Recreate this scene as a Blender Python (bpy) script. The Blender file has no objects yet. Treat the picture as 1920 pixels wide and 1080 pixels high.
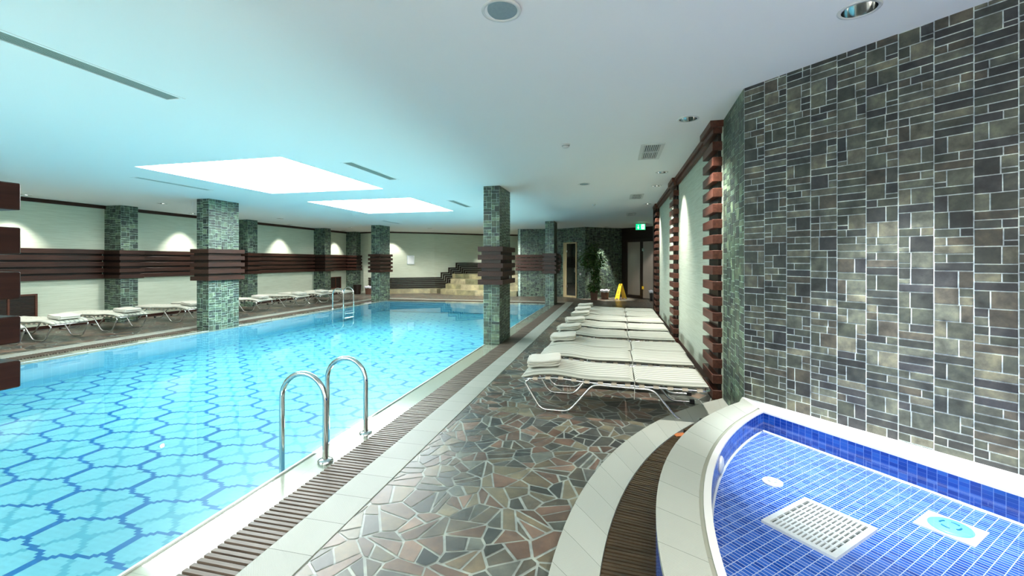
import bpy, bmesh, math, random
import numpy as np
from mathutils import Vector, Matrix
from mathutils.geometry import delaunay_2d_cdt

random.seed(7); RNG = np.random.default_rng(7)
PI = math.pi
S = bpy.context.scene
C = S.collection

# ------------------------------------------------------------------ camera, world, exposure
TH = math.atan(195/815.0)
cam_d = bpy.data.cameras.new('camera'); cam = bpy.data.objects.new('camera', cam_d); C.objects.link(cam)
cam_d.sensor_width = 36.0; cam_d.lens = 36.0*815/1920; cam_d.shift_y = -50.5/1920
cam_d.clip_start = 0.02; cam_d.clip_end = 200
cam.location = (0, 0, 1.65); cam.rotation_euler = (PI/2, 0, TH)
S.camera = cam
S.view_settings.view_transform = 'Standard'; S.view_settings.look = 'None'
S.view_settings.exposure = 0.92; S.view_settings.gamma = 1.0; S.view_settings.use_curve_mapping = False
w = bpy.data.worlds.new('world'); S.world = w; w.use_nodes = True
w.node_tree.nodes['Background'].inputs[0].default_value = (0.9, 1.0, 1.0, 1)
w.node_tree.nodes['Background'].inputs[1].default_value = 0.05
S.cycles.max_bounces = 9; S.cycles.diffuse_bounces = 5; S.cycles.glossy_bounces = 3
S.cycles.transmission_bounces = 4; S.cycles.transparent_max_bounces = 8
S.cycles.sample_clamp_indirect = 4.0; S.cycles.caustics_reflective = False; S.cycles.caustics_refractive = False

PANEL_EMIT = 17.0        # luminous ceiling panels
UW_FILL_W = 29.0              # added fill under water

# ------------------------------------------------------------------ tagging
def tag(o, label=None, cat=None, group=None, kind=None):
    if label: o['label'] = label
    if cat: o['category'] = cat
    if group: o['group'] = group
    if kind: o['kind'] = kind
    return o
LOC = {}
def thing(name, label, cat, loc=(0, 0, 0), group=None, rz=0):
    o = bpy.data.objects.new(name, None); C.objects.link(o)
    o.empty_display_size = 0.1
    o.location = loc; o.rotation_euler = (0, 0, rz); LOC[o.name] = Vector(loc)
    return tag(o, label, cat, group)
def dup(root, loc, rz=0, label=None, skip=()):
    r = root.copy(); C.objects.link(r); r.location = loc; r.rotation_euler = (0, 0, rz)
    if label: r['label'] = label
    for ch in list(root.children):
        if ch.name.split('.')[0] in skip: continue
        c = ch.copy(); C.objects.link(c); c.parent = r
        for g in list(ch.children):
            d = g.copy(); C.objects.link(d); d.parent = c
    return r

# ------------------------------------------------------------------ materials
def new_mat(name):
    m = bpy.data.materials.new(name); m.use_nodes = True
    nt = m.node_tree; p = nt.nodes['Principled BSDF']
    return m, nt, p
def N(nt, t, **kw):
    n = nt.nodes.new(t)
    for k, v in kw.items():
        if k in n.inputs.keys() if hasattr(n.inputs, 'keys') else False: n.inputs[k].default_value = v
        else: setattr(n, k, v)
    return n
def math_n(nt, op, a, b=None, c=None):
    n = nt.nodes.new('ShaderNodeMath'); n.operation = op
    for i, v in enumerate((a, b, c)):
        if v is None: continue
        if isinstance(v, (int, float)): n.inputs[i].default_value = v
        else: nt.links.new(v, n.inputs[i])
    return n.outputs[0]
def mixc(nt, fac, a, b, mode='MIX'):
    n = nt.nodes.new('ShaderNodeMix'); n.data_type = 'RGBA'; n.blend_type = mode
    for sock, v in ((n.inputs[0], fac), (n.inputs[6], a), (n.inputs[7], b)):
        if isinstance(v, (int, float)): sock.default_value = v
        elif isinstance(v, tuple): sock.default_value = (*v[:3], 1)
        else: nt.links.new(v, sock)
    return n.outputs[2]
def noise(nt, scale, detail=3, coord='Object', mapping=None, rough=0.5):
    tc = nt.nodes.new('ShaderNodeTexCoord'); out = tc.outputs[coord]
    if mapping:
        mp = nt.nodes.new('ShaderNodeMapping'); mp.inputs['Scale'].default_value = mapping
        nt.links.new(out, mp.inputs[0]); out = mp.outputs[0]
    n = nt.nodes.new('ShaderNodeTexNoise'); n.inputs['Scale'].default_value = scale
    n.inputs['Detail'].default_value = detail; n.inputs['Roughness'].default_value = rough
    nt.links.new(out, n.inputs['Vector']); return n.outputs['Fac']
def ramp(nt, fac, stops):
    n = nt.nodes.new('ShaderNodeValToRGB'); r = n.color_ramp
    while len(r.elements) < len(stops): r.elements.new(0.5)
    for e, (p, c) in zip(r.elements, stops): e.position = p; e.color = (*c, 1)
    nt.links.new(fac, n.inputs[0]); return n.outputs[0]
def bump(nt, p, h, strength=0.3, dist=0.01):
    b = nt.nodes.new('ShaderNodeBump'); b.inputs['Strength'].default_value = strength; b.inputs['Distance'].default_value = dist
    nt.links.new(h, b.inputs['Height']); nt.links.new(b.outputs[0], p.inputs['Normal'])
def simple(name, col, rough=0.5, metal=0.0, nscale=0, var=0.15, spec=None):
    m, nt, p = new_mat(name)
    p.inputs['Base Color'].default_value = (*col, 1); p.inputs['Roughness'].default_value = rough; p.inputs['Metallic'].default_value = metal
    if spec is not None: p.inputs['Specular IOR Level'].default_value = spec
    if nscale:
        f = noise(nt, nscale)
        c = mixc(nt, f, tuple(max(0, x*(1-var)) for x in col), tuple(min(1, x*(1+var)) for x in col))
        nt.links.new(c, p.inputs['Base Color'])
    return m
def tinted(name, rough, nscale, var, bumpd, gamma_rough=0.0, coat=0.0):
    """colour comes from the per-tile 'tint' attribute of the mesh, mottled by noise"""
    m, nt, p = new_mat(name)
    a = nt.nodes.new('ShaderNodeAttribute'); a.attribute_name = 'tint'
    f = noise(nt, nscale, 6, rough=0.62)
    mot = ramp(nt, f, [(0.3, (1-var,)*3), (0.5, (1, 1, 1)), (0.72, (1+var*1.6, 1+var*1.5, 1+var*1.1))])
    c = mixc(nt, 1.0, a.outputs['Color'], mot, 'MULTIPLY')
    nt.links.new(c, p.inputs['Base Color'])
    r = math_n(nt, 'MULTIPLY_ADD', f, gamma_rough, rough)
    nt.links.new(r, p.inputs['Roughness'])
    if coat: p.inputs['Coat Weight'].default_value = coat; p.inputs['Coat Roughness'].default_value = 0.12
    if bumpd: bump(nt, p, f, 0.5, bumpd)
    return m
def wood(name, c0, c1, axis, rough=0.4):
    m, nt, p = new_mat(name); p.inputs['Specular IOR Level'].default_value = 0.3
    sc = [14, 14, 14]; sc[axis] = 0.9
    f = noise(nt, 2.2, 5, mapping=tuple(sc), rough=0.6)
    g = noise(nt, 9, 3, mapping=tuple(sc))
    c = ramp(nt, f, [(0.3, c0), (0.7, c1)])
    c = mixc(nt, math_n(nt, 'MULTIPLY', g, 0.35), c, tuple(x*0.4 for x in c0))
    nt.links.new(c, p.inputs['Base Color']); p.inputs['Roughness'].default_value = rough
    bump(nt, p, f, 0.15, 0.002)
    return m
def mosaic(name, su, sv, stops, grout, gw=0.08, rough=0.15, gv=None, cloudy=0.0, coat=0.0):
    """small tiles laid on the UV map (metres)"""
    m, nt, p = new_mat(name)
    uv = nt.nodes.new('ShaderNodeUVMap'); sep = nt.nodes.new('ShaderNodeSeparateXYZ'); nt.links.new(uv.outputs[0], sep.inputs[0])
    U = math_n(nt, 'DIVIDE', sep.outputs[0], su); V = math_n(nt, 'DIVIDE', sep.outputs[1], sv)
    fu, fv = math_n(nt, 'FLOOR', U), math_n(nt, 'FLOOR', V)
    cmb = nt.nodes.new('ShaderNodeCombineXYZ'); nt.links.new(fu, cmb.inputs[0]); nt.links.new(fv, cmb.inputs[1])
    wn = nt.nodes.new('ShaderNodeTexWhiteNoise'); wn.noise_dimensions = '2D'; nt.links.new(cmb.outputs[0], wn.inputs['Vector'])
    fac = wn.outputs['Value']
    if cloudy:
        fac = math_n(nt, 'ADD', math_n(nt, 'MULTIPLY', fac, 1-cloudy), math_n(nt, 'MULTIPLY', noise(nt, 1.7, 2), cloudy))
    col = ramp(nt, fac, stops)
    gv = gw*su/sv if gv is None else gv
    eu = math_n(nt, 'LESS_THAN', math_n(nt, 'SUBTRACT', 0.5, math_n(nt, 'ABSOLUTE', math_n(nt, 'SUBTRACT', math_n(nt, 'FRACT', U), 0.5))), gw)
    ev = math_n(nt, 'LESS_THAN', math_n(nt, 'SUBTRACT', 0.5, math_n(nt, 'ABSOLUTE', math_n(nt, 'SUBTRACT', math_n(nt, 'FRACT', V), 0.5))), gv)
    e = math_n(nt, 'MAXIMUM', eu, ev)
    c = mixc(nt, e, col, grout); nt.links.new(c, p.inputs['Base Color'])
    r = math_n(nt, 'MULTIPLY_ADD', e, 0.5, rough); nt.links.new(r, p.inputs['Roughness'])
    if coat: p.inputs['Coat Weight'].default_value = coat
    return m

M = {}
M['slate'] = tinted('slate_wall_tile', 0.5, 11, 0.60, 0.006, -0.1)
M['shard'] = tinted('crazy_paving_stone', 0.27, 7, 0.30, 0.003, 0.15)
M['pooltile'] = tinted('pool_glass_mosaic', 0.35, 3, 0.03, 0)
M['marble'] = tinted('honey_onyx_step', 0.3, 3.5, 0.4, 0)
M['ceil'] = simple('ceiling_plaster', (0.80, 0.80, 0.79), 0.8)
M['white'] = simple('white_paint', (0.60, 0.61, 0.59), 0.45)
M['dim'] = simple('plain_plaster', (0.5, 0.5, 0.46), 0.8)
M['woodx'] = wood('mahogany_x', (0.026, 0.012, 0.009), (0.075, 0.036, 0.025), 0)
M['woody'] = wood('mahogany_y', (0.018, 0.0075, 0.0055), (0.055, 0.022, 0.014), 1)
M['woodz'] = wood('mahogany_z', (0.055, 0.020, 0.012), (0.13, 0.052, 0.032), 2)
M['woodred'] = wood('mahogany_block', (0.062, 0.021, 0.013), (0.14, 0.052, 0.033), 1, 0.42)
M['wooddark'] = wood('ebonised_wood', (0.012, 0.008, 0.007), (0.03, 0.018, 0.013), 1, 0.3)
M['woodpale'] = wood('pale_door_wood', (0.42, 0.32, 0.17), (0.6, 0.5, 0.3), 2, 0.4)
M['grate'] = wood('wet_grate_slat', (0.050, 0.038, 0.028), (0.17, 0.135, 0.105), 0, 0.45)
M['grate2'] = wood('spa_grate_slat', (0.035, 0.025, 0.015), (0.10, 0.07, 0.04), 0, 0.22)
M['gutter'] = simple('gutter_dark', (0.02, 0.017, 0.014), 0.6)
M['chrome'] = simple('polished_steel', (0.72, 0.74, 0.74), 0.12, 1.0)
M['alu'] = simple('aluminium_tube', (0.70, 0.72, 0.72), 0.25, 1.0)
M['black'] = simple('black_plastic', (0.012, 0.012, 0.013), 0.4)
M['grey'] = simple('speaker_mesh', (0.22, 0.29, 0.31), 0.7, nscale=60)
M['cushion'] = None
M['towel'] = simple('cotton_towel', (0.50, 0.50, 0.44), 0.95, nscale=30, var=0.06)
M['strap'] = simple('woven_strap', (0.62, 0.55, 0.44), 0.8)
M['yellow'] = simple('yellow_plastic', (0.85, 0.55, 0.03), 0.4)
M['pot'] = simple('brown_wicker_pot', (0.11, 0.05, 0.03), 0.6, nscale=40, var=0.4)
M['bag'] = simple('clear_bin_liner', (0.6, 0.62, 0.68), 0.25)
M['bark'] = simple('bark', (0.13, 0.09, 0.05), 0.9, nscale=20, var=0.3)
M['leaf'] = simple('ficus_leaf', (0.035, 0.10, 0.02), 0.4, nscale=6, var=0.5)
M['leaf2'] = simple('ficus_leaf_pale', (0.11, 0.19, 0.055), 0.4, nscale=6, var=0.4)
M['soil'] = simple('soil', (0.03, 0.02, 0.015), 0.9)
M['rust'] = simple('rust', (0.35, 0.10, 0.02), 0.8, nscale=30, var=0.6)
M['paper'] = simple('notice_paper', (0.75, 0.78, 0.8), 0.5)
M['plastic'] = simple('white_abs', (0.50, 0.52, 0.54), 0.35)
M['slotdark'] = simple('vent_shadow', (0.03, 0.04, 0.035), 0.8)
M['slotgrey'] = simple('vent_lamella', (0.30, 0.36, 0.33), 0.5)
M['spa_blue'] = mosaic('spa_floor_mosaic', 0.050, 0.025,
    [(0.0, (0.002, 0.025, 0.20)), (0.35, (0.006, 0.062, 0.34)), (0.7, (0.022, 0.10, 0.43)), (1.0, (0.085, 0.17, 0.52))], (0.32, 0.38, 0.54), 0.04, 0.15, cloudy=0.35)
M['spa_side'] = mosaic('spa_side_mosaic', 0.050, 0.025,
    [(0.0, (0.003, 0.026, 0.20)), (0.5, (0.007, 0.05, 0.28)), (1.0, (0.02, 0.09, 0.35))], (0.08, 0.14, 0.36), 0.035, 0.2, gv=0.02)
M['pool_side'] = mosaic('pool_side_mosaic', 0.12, 0.24,
    [(0.0, (0.10, 0.26, 0.36)), (1.0, (0.115, 0.285, 0.385))], (0.15, 0.32, 0.42), 0.04, 0.3, gv=0.02)

def ceramic(name, k):
    m = mosaic(name, 0.30, 0.30, [(0.0, (0.34*k, 0.365*k, 0.32*k)), (1.0, (0.38*k, 0.405*k, 0.355*k))], (0.15*k, 0.17*k, 0.14*k), 0.006, 0.28, gv=0.006)
    nt = m.node_tree; p = nt.nodes['Principled BSDF']
    uv = nt.nodes.new('ShaderNodeUVMap'); sep = nt.nodes.new('ShaderNodeSeparateXYZ'); nt.links.new(uv.outputs[0], sep.inputs[0])
    a = math_n(nt, 'SINE', math_n(nt, 'MULTIPLY', sep.outputs[0], 2*PI/0.011)); b = math_n(nt, 'SINE', math_n(nt, 'MULTIPLY', sep.outputs[1], 2*PI/0.011))
    bump(nt, p, math_n(nt, 'MULTIPLY', a, b), 0.35, 0.0015)
    return m
M['ceramic'] = ceramic('ribbed_ceramic', 1.0); M['ceramic2'] = ceramic('ribbed_deck_tile', 0.78)
M['coping'] = mosaic('smooth_coping', 0.30, 0.60, [(0.0, (0.27, 0.29, 0.235)), (1.0, (0.30, 0.315, 0.26))], (0.15, 0.165, 0.14), 0.006, 0.15, gv=0.003)

def wallpaper():
    m, nt, p = new_mat('grasscloth_wallpaper')
    f = noise(nt, 3.0, 6, mapping=(0.7, 0.7, 26), rough=0.65)
    g = noise(nt, 1.1, 2)
    c = ramp(nt, f, [(0.25, (0.40, 0.45, 0.345)), (0.55, (0.54, 0.60, 0.49)), (0.8, (0.61, 0.67, 0.57))])
    c = mixc(nt, math_n(nt, 'MULTIPLY', g, 0.2), c, (0.42, 0.45, 0.36))
    nt.links.new(c, p.inputs['Base Color']); p.inputs['Roughness'].default_value = 0.75
    bump(nt, p, f, 0.3, 0.003); return m
M['paper_wall'] = wallpaper()
def cushion_mat():
    m, nt, p = new_mat('striped_cushion_fabric')
    tc = nt.nodes.new('ShaderNodeTexCoord'); sep = nt.nodes.new('ShaderNodeSeparateXYZ'); nt.links.new(tc.outputs['Object'], sep.inputs[0])
    s = math_n(nt, 'SINE', math_n(nt, 'MULTIPLY', sep.outputs[1], 2*PI/0.0825))
    k = math_n(nt, 'GREATER_THAN', s, 0.35)
    c = mixc(nt, k, (0.44, 0.46, 0.395), (0.27, 0.285, 0.245))
    nt.links.new(c, p.inputs['Base Color']); p.inputs['Roughness'].default_value = 0.9
    bump(nt, p, noise(nt, 180, 2), 0.2, 0.001); return m
M['cushion'] = cushion_mat()
def emit(name, col, st):
    m, nt, p = new_mat(name); p.inputs['Base Color'].default_value = (0, 0, 0, 1) if st < 50 else (1, 1, 1, 1)
    p.inputs['Emission Color'].default_value = (*col, 1); p.inputs['Emission Strength'].default_value = st; return m
M['panel_light'] = emit('luminous_panel', (0.93, 1.0, 0.98), PANEL_EMIT)
M['lamp'] = emit('lamp_face', (1.0, 0.93, 0.82), 1.0)
M['exit_green'] = emit('exit_sign_green', (0.0, 0.62, 0.20), 1.1)
M['exit_white'] = emit('exit_sign_white', (0.8, 1.0, 0.85), 1.3)
def water(name, tint, volume=None, ior=1.33, wav=0.02):
    m = bpy.data.materials.new(name); m.use_nodes = True; nt = m.node_tree
    for n in list(nt.nodes): nt.nodes.remove(n)
    out = nt.nodes.new('ShaderNodeOutputMaterial'); mx = nt.nodes.new('ShaderNodeMixShader')
    fr = nt.nodes.new('ShaderNodeFresnel'); fr.inputs['IOR'].default_value = ior
    tr = nt.nodes.new('ShaderNodeBsdfTransparent'); tr.inputs[0].default_value = (*tint, 1)
    gl = nt.nodes.new('ShaderNodeBsdfGlossy'); gl.inputs['Roughness'].default_value = 0.02
    b = nt.nodes.new('ShaderNodeBump'); b.inputs['Strength'].default_value = wav; b.inputs['Distance'].default_value = 0.02
    nt.links.new(noise(nt, 2.3, 2), b.inputs['Height']); nt.links.new(b.outputs[0], gl.inputs['Normal'])
    geo = nt.nodes.new('ShaderNodeNewGeometry')              # no total reflection on the way out, as the surface does not bend light
    k = math_n(nt, 'MULTIPLY', fr.outputs[0], math_n(nt, 'SUBTRACT', 1.0, geo.outputs['Backfacing']))
    nt.links.new(k, mx.inputs[0]); nt.links.new(tr.outputs[0], mx.inputs[1]); nt.links.new(gl.outputs[0], mx.inputs[2])
    nt.links.new(mx.outputs[0], out.inputs['Surface'])
    if volume:
        va = nt.nodes.new('ShaderNodeVolumeAbsorption'); va.inputs['Color'].default_value = (*volume[0], 1); va.inputs['Density'].default_value = volume[1]
        nt.links.new(va.outputs[0], out.inputs['Volume'])
    return m
M['water'] = water('pool_water', (0.98, 1, 1), ((0.12, 0.90, 0.99), 0.24), ior=1.17)
M['film'] = water('water_film', (0.97, 1, 0.98))
M['spawater'] = water('spa_water', (0.95, 0.99, 1.0), wav=0.05)
def glassm(name, col, fac, rough):
    m = bpy.data.materials.new(name); m.use_nodes = True; nt = m.node_tree
    for n in list(nt.nodes): nt.nodes.remove(n)
    out = nt.nodes.new('ShaderNodeOutputMaterial'); mx = nt.nodes.new('ShaderNodeMixShader'); mx2 = nt.nodes.new('ShaderNodeMixShader')
    tr = nt.nodes.new('ShaderNodeBsdfTransparent'); df = nt.nodes.new('ShaderNodeBsdfDiffuse'); df.inputs[0].default_value = (*col, 1)
    gl = nt.nodes.new('ShaderNodeBsdfGlossy'); gl.inputs['Roughness'].default_value = rough
    mx.inputs[0].default_value = fac; nt.links.new(tr.outputs[0], mx.inputs[1]); nt.links.new(df.outputs[0], mx.inputs[2])
    mx2.inputs[0].default_value = 0.12; nt.links.new(mx.outputs[0], mx2.inputs[1]); nt.links.new(gl.outputs[0], mx2.inputs[2])
    nt.links.new(mx2.outputs[0], out.inputs['Surface']); return m
M['frost'] = glassm('frosted_glass', (0.36, 0.31, 0.27), 0.75, 0.2)
M['darkglass'] = glassm('smoked_glass', (0.008, 0.012, 0.010), 0.85, 0.05)

# ------------------------------------------------------------------ mesh builder
class MB:
    def __init__(s): s.V = []; s.F = []; s.col = []; s.uv = []; s.has_col = False; s.has_uv = False
    def face(s, pts, col=None, uv=None):
        n = len(s.V); s.V += [tuple(p) for p in pts]; s.F.append(tuple(range(n, n+len(pts))))
        s.col.append(col or (1, 1, 1)); s.has_col |= col is not None
        s.uv.append(uv or [(0, 0)]*len(pts)); s.has_uv |= uv is not None
    def grid(s, rows, closed=False, closed2=False, col=None, uv=None):
        """rows: list of equally long lists of points, quads between them (shared vertices)"""
        n = len(s.V); R = len(rows); K = len(rows[0])
        for r in rows: s.V += [tuple(p) for p in r]
        for i in range(R if closed2 else R-1):
            for j in range(K if closed else K-1):
                a, b = i, (i+1) % R; c, d = j, (j+1) % K
                s.F.append((n+a*K+c, n+a*K+d, n+b*K+d, n+b*K+c)); s.col.append(col or (1, 1, 1))
                s.uv.append([uv[a][c], uv[a][d], uv[b][d], uv[b][c]] if uv else [(0, 0)]*4)
        s.has_uv |= uv is not None; s.has_col |= col is not None
    def box(s, x0, x1, y0, y1, z0, z1, col=None):
        n = len(s.V)
        s.V += [(x0, y0, z0), (x1, y0, z0), (x1, y1, z0), (x0, y1, z0), (x0, y0, z1), (x1, y0, z1), (x1, y1, z1), (x0, y1, z1)]
        for f in ((0, 3, 2, 1), (4, 5, 6, 7), (0, 1, 5, 4), (1, 2, 6, 5), (2, 3, 7, 6), (3, 0, 4, 7)):
            s.F.append(tuple(n+i for i in f)); s.col.append(col or (1, 1, 1)); s.uv.append([(s.V[n+i][0], s.V[n+i][1]) for i in f])
        s.has_col |= col is not None
    def obox(s, o, ux, uy, uz, col=None):
        """box from a corner and three edge vectors (right handed)"""
        n = len(s.V); o, ux, uy, uz = map(Vector, (o, ux, uy, uz))
        for k in (0, 1):
            for a, b in ((0, 0), (1, 0), (1, 1), (0, 1)): s.V.append(tuple(o+ux*a+uy*b+uz*k))
        for f in ((0, 3, 2, 1), (4, 5, 6, 7), (0, 1, 5, 4), (1, 2, 6, 5), (2, 3, 7, 6), (3, 0, 4, 7)):
            s.F.append(tuple(n+i for i in f)); s.col.append(col or (1, 1, 1)); s.uv.append([(0, 0)]*4)
        s.has_col |= col is not None
    def prism(s, poly, z0, z1, col=None, uvs=False):
        n = len(poly)
        s.face([(x, y, z1) for x, y in poly], col, [(x, y) for x, y in poly] if uvs else None)
        s.face([(x, y, z0) for x, y in reversed(poly)], col, [(0, 0)]*n if uvs else None)
        d = 0
        for i in range(n):
            a, b = poly[i], poly[(i+1) % n]; e = math.dist(a, b)
            s.face([(a[0], a[1], z0), (b[0], b[1], z0), (b[0], b[1], z1), (a[0], a[1], z1)], col, [(d, z0), (d+e, z0), (d+e, z1), (d, z1)] if uvs else None); d += e
    def tube(s, pts, r, seg=10, fillet=0.0, closed=False, cap=True):
        P = [Vector(p) for p in pts]
        if fillet:
            Q = []
            L = len(P)
            for i, p in enumerate(P):
                if not closed and i in (0, L-1): Q.append(p); continue
                a, b = P[i-1], P[(i+1) % L]; da, db = (a-p), (b-p)
                f = min(fillet, da.length*0.48, db.length*0.48); A = p+da.normalized()*f; B = p+db.normalized()*f
                for k in range(6):
                    t = k/5; Q.append(A*(1-t)**2+p*2*t*(1-t)+B*t*t)
            P = Q
        L = len(P); rows = []; up = None
        for i in range(L):
            if closed: t = (P[(i+1) % L]-P[i-1]).normalized()
            else: t = (P[min(i+1, L-1)]-P[max(i-1, 0)]).normalized()
            if up is None:
                up = Vector((0, 0, 1)) if abs(t.z) < 0.9 else Vector((1, 0, 0))
            n = (up-t*up.dot(t)).normalized(); b = t.cross(n); up = n
            rows.append([P[i]+(n*math.cos(2*PI*k/seg)+b*math.sin(2*PI*k/seg))*r for k in range(seg)])
        s.grid(rows, closed=True, closed2=closed)
        if cap and not closed:
            s.face(list(reversed(rows[0]))); s.face(rows[-1])
    def lathe(s, prof, cx, cy, seg=24, col=None):
        rows = [[(cx+r*math.cos(2*PI*k/seg), cy+r*math.sin(2*PI*k/seg), z) for k in range(seg)] for r, z in prof]
        s.grid(rows, closed=True, col=col)
    def build(s, name, mat, parent=None, smooth=False, bevel=0.0, origin=None):
        off = LOC.get(parent.name, Vector()) if parent else (Vector(origin) if origin else Vector())
        me = bpy.data.meshes.new(name)
        me.from_pydata([(v[0]-off[0], v[1]-off[1], v[2]-off[2]) for v in s.V], [], s.F)
        if s.has_col:
            at = me.attributes.new('tint', 'FLOAT_COLOR', 'FACE')
            at.data.foreach_set('color', np.array([(*c[:3], 1) for c in s.col], dtype=np.float32).ravel())
        if s.has_uv:
            ul = me.uv_layers.new(name='UVMap')
            ul.data.foreach_set('uv', np.array([q for u in s.uv for q in u], dtype=np.float32).ravel())
        if mat is not None: me.materials.append(mat)
        if smooth: me.polygons.foreach_set('use_smooth', [True]*len(me.polygons))
        me.update()
        o = bpy.data.objects.new(name, me); C.objects.link(o)
        if parent: o.parent = parent; LOC[o.name] = off
        elif origin: o.location = off; LOC[o.name] = off
        if bevel:
            b = o.modifiers.new('bevel', 'BEVEL'); b.width = bevel; b.segments = 1; b.limit_method = 'ANGLE'
        return o
def smooth_angle(o, deg=40):
    o.data.polygons.foreach_set('use_smooth', [True]*len(o.data.polygons))
    try: o.data.set_sharp_from_angle(angle=math.radians(deg))
    except Exception: pass
    return o

def sst(t): t = max(0.0, min(1.0, t)); return t*t*(3-2*t)
def zc(x, y): return 3.15+0.16*sst((x+2.6)/3.4)*sst((20-y)/8)

# ------------------------------------------------------------------ dimensions
PX0, PX1, PY0, PY1 = -9.50, -2.57, -0.30, 16.62     # pool opening
CW, GW_, SW = 0.31, 0.32, 0.29                       # coping, grate, border strip widths
CORNER = Vector((1.20, 4.59)); WDIR = Vector((1.1, -1.15)).normalized()   # slanted slate wall by the spa
BACK = [(-4.48, 24.5), (-4.48, 19.9), (-2.50, 20.2), (-1.32, 19.3), (0.26, 20.6)]
CURVE = [(-13.5, 20.3), (-12.43, 20.06), (-11.24, 20.14), (-9.31, 21.37), (-7.25, 23.15), (-5.51, 24.08), (-4.3, 24.5)]
LIGHTS_R = [(1.56, 3.32), (0.82, 5.42), (0.84, 8.56), (0.87, 10.07), (0.88, 13.1)]
LIGHTS_L = [(-13.0, 7.0), (-13.0, 11.0), (-13.0, 15.2), (-13.0, 18.8)]
LIGHTS_B = [(-0.42, 19.52), (-10.9, 19.75), (-6.4, 23.0), (1.6, 18.6)]  # the last one is added to brighten the glass doors
FILL_X = [(2.6, 1.6), (0.8, 0.6)]  # extra downlights added as fill around the camera
FILL_D = [(-11.5, 4.8), (-11.5, 8.9), (-11.5, 13.0), (-11.5, 17.2), (-8.3, 18.5), (-5.2, 18.5)]  # wide fill downlights added to brighten walls and decks
FILL_Z = [(-0.8, -2.4), (2.2, -2.4)]  # unseen fill added behind the camera, bounced off the floor
VENTS = [(0.38, 0.64, 2.05, 2.84), (0.38, 0.64, 6.46, 7.36), (0.38, 0.64, 11.2, 12.0), (0.38, 0.62, 15.0, 15.8)]
SLOTS = [(-4.05, -3.90, 1.74, 3.18), (-4.05, -3.90, 5.84, 7.26), (-4.05, -3.90, 10.1, 11.44), (-8.42, -8.30, 6.0, 7.44), (-8.5, -8.38, 14.6, 15.9)]
PANELS = [(-7.45, -4.70, 5.32, 8.17), (-7.60, -4.74, 9.48, 12.28), (-7.45, -4.70, -3.3, -0.5)]  # the last panel is an unseen fill added behind the camera

# ------------------------------------------------------------------ ceiling (with real openings for lamps, vents and panels)
def build_ceiling():
    vs = []; es = []; holes = []
    def loop(pts):
        n = len(vs); vs.extend(pts); es.extend([(n+i, n+(i+1) % len(pts)) for i in range(len(pts))]); holes.append(pts)
    for x0, x1, y0, y1 in PANELS+VENTS+SLOTS: loop([(x0, y0), (x1, y0), (x1, y1), (x0, y1)])
    for x, y in LIGHTS_R+LIGHTS_L+LIGHTS_B+FILL_X+FILL_D+FILL_Z: loop([(x+0.1*math.cos(2*PI*k/24), y+0.1*math.sin(2*PI*k/24)) for k in range(24)])
    X0, X1, Y0, Y1 = -13.6, 4.2, -4.1, 25.2
    n = len(vs); vs += [(X0, Y0), (X1, Y0), (X1, Y1), (X0, Y1)]; es += [(n, n+1), (n+1, n+2), (n+2, n+3), (n+3, n)]
    for i in range(1, 36):
        for j in range(1, 59): vs.append((X0+i*(X1-X0)/36+0.003, Y0+j*(Y1-Y0)/59+0.003))
    V2, E2, F2, *_ = delaunay_2d_cdt([Vector(v) for v in vs], es, [], 0, 1e-5)
    def inside(p, poly):
        c = False
        for i in range(len(poly)):
            a, b = poly[i], poly[i-1]
            if (a[1] > p[1]) != (b[1] > p[1]) and p[0] < (b[0]-a[0])*(p[1]-a[1])/(b[1]-a[1])+a[0]: c = not c
        return c
    bb = [(min(q[0] for q in h), max(q[0] for q in h), min(q[1] for q in h), max(q[1] for q in h), h) for h in holes]
    F = []
    for f in F2:
        cx = sum(V2[i][0] for i in f)/len(f); cy = sum(V2[i][1] for i in f)/len(f)
        if any(a < cx < b and c < cy < d and inside((cx, cy), h) for a, b, c, d, h in bb): continue
        F.append(tuple(reversed(f)))
    m = MB(); m.V = [(v[0], v[1], zc(v[0], v[1])) for v in V2]; m.F = F; m.col = [(1, 1, 1)]*len(F); m.uv = [[(0, 0)]*len(f) for f in F]
    tag(m.build('ceiling', M['ceil'], smooth=True), kind='structure')
build_ceiling()

def spot(x, y, z, power, angle=95, blend=0.7, col=(1.0, 0.95, 0.88), parent=None, tilt=(0, 0)):
    d = bpy.data.lights.new('downlight_beam', 'SPOT'); d.energy = power; d.spot_size = math.radians(angle); d.spot_blend = blend
    d.shadow_soft_size = 0.045; d.color = col
    o = bpy.data.objects.new('downlight_beam', d); C.objects.link(o)
    if parent: o.parent = parent; o.location = Vector((x, y, z))-LOC[parent.name]
    else: o.location = (x, y, z)
    o.rotation_euler = (tilt[0], tilt[1], 0); return o
def downlight(x, y, label, group, power, angle=95, tilt=(0, 0), blend=0.7, col=(1.0, 0.95, 0.88)):
    z = zc(x, y)
    t = thing('recessed_downlight', label, 'ceiling light', (x, y, z), group)
    m = MB(); m.lathe([(0.098, z+0.004), (0.098, z-0.006), (0.118, z-0.006), (0.122, z+0.001)], x, y, 28); m.build('trim_ring', M['white'], t, smooth=True)
    m = MB(); m.lathe([(0.098, z-0.002), (0.095, z+0.03), (0.082, z+0.08), (0.055, z+0.12), (0.03, z+0.125)], x, y, 28); m.build('reflector', M['chrome'], t, smooth=True)
    m = MB(); m.lathe([(0.034, z+0.124), (0.034, z+0.105), (0.024, z+0.095), (0.0005, z+0.092)], x, y, 16); m.build('lamp', M['lamp'], t, smooth=True)
    spot(x, y, z-0.012, power, angle, blend, col, t, tilt)
    return t
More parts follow.
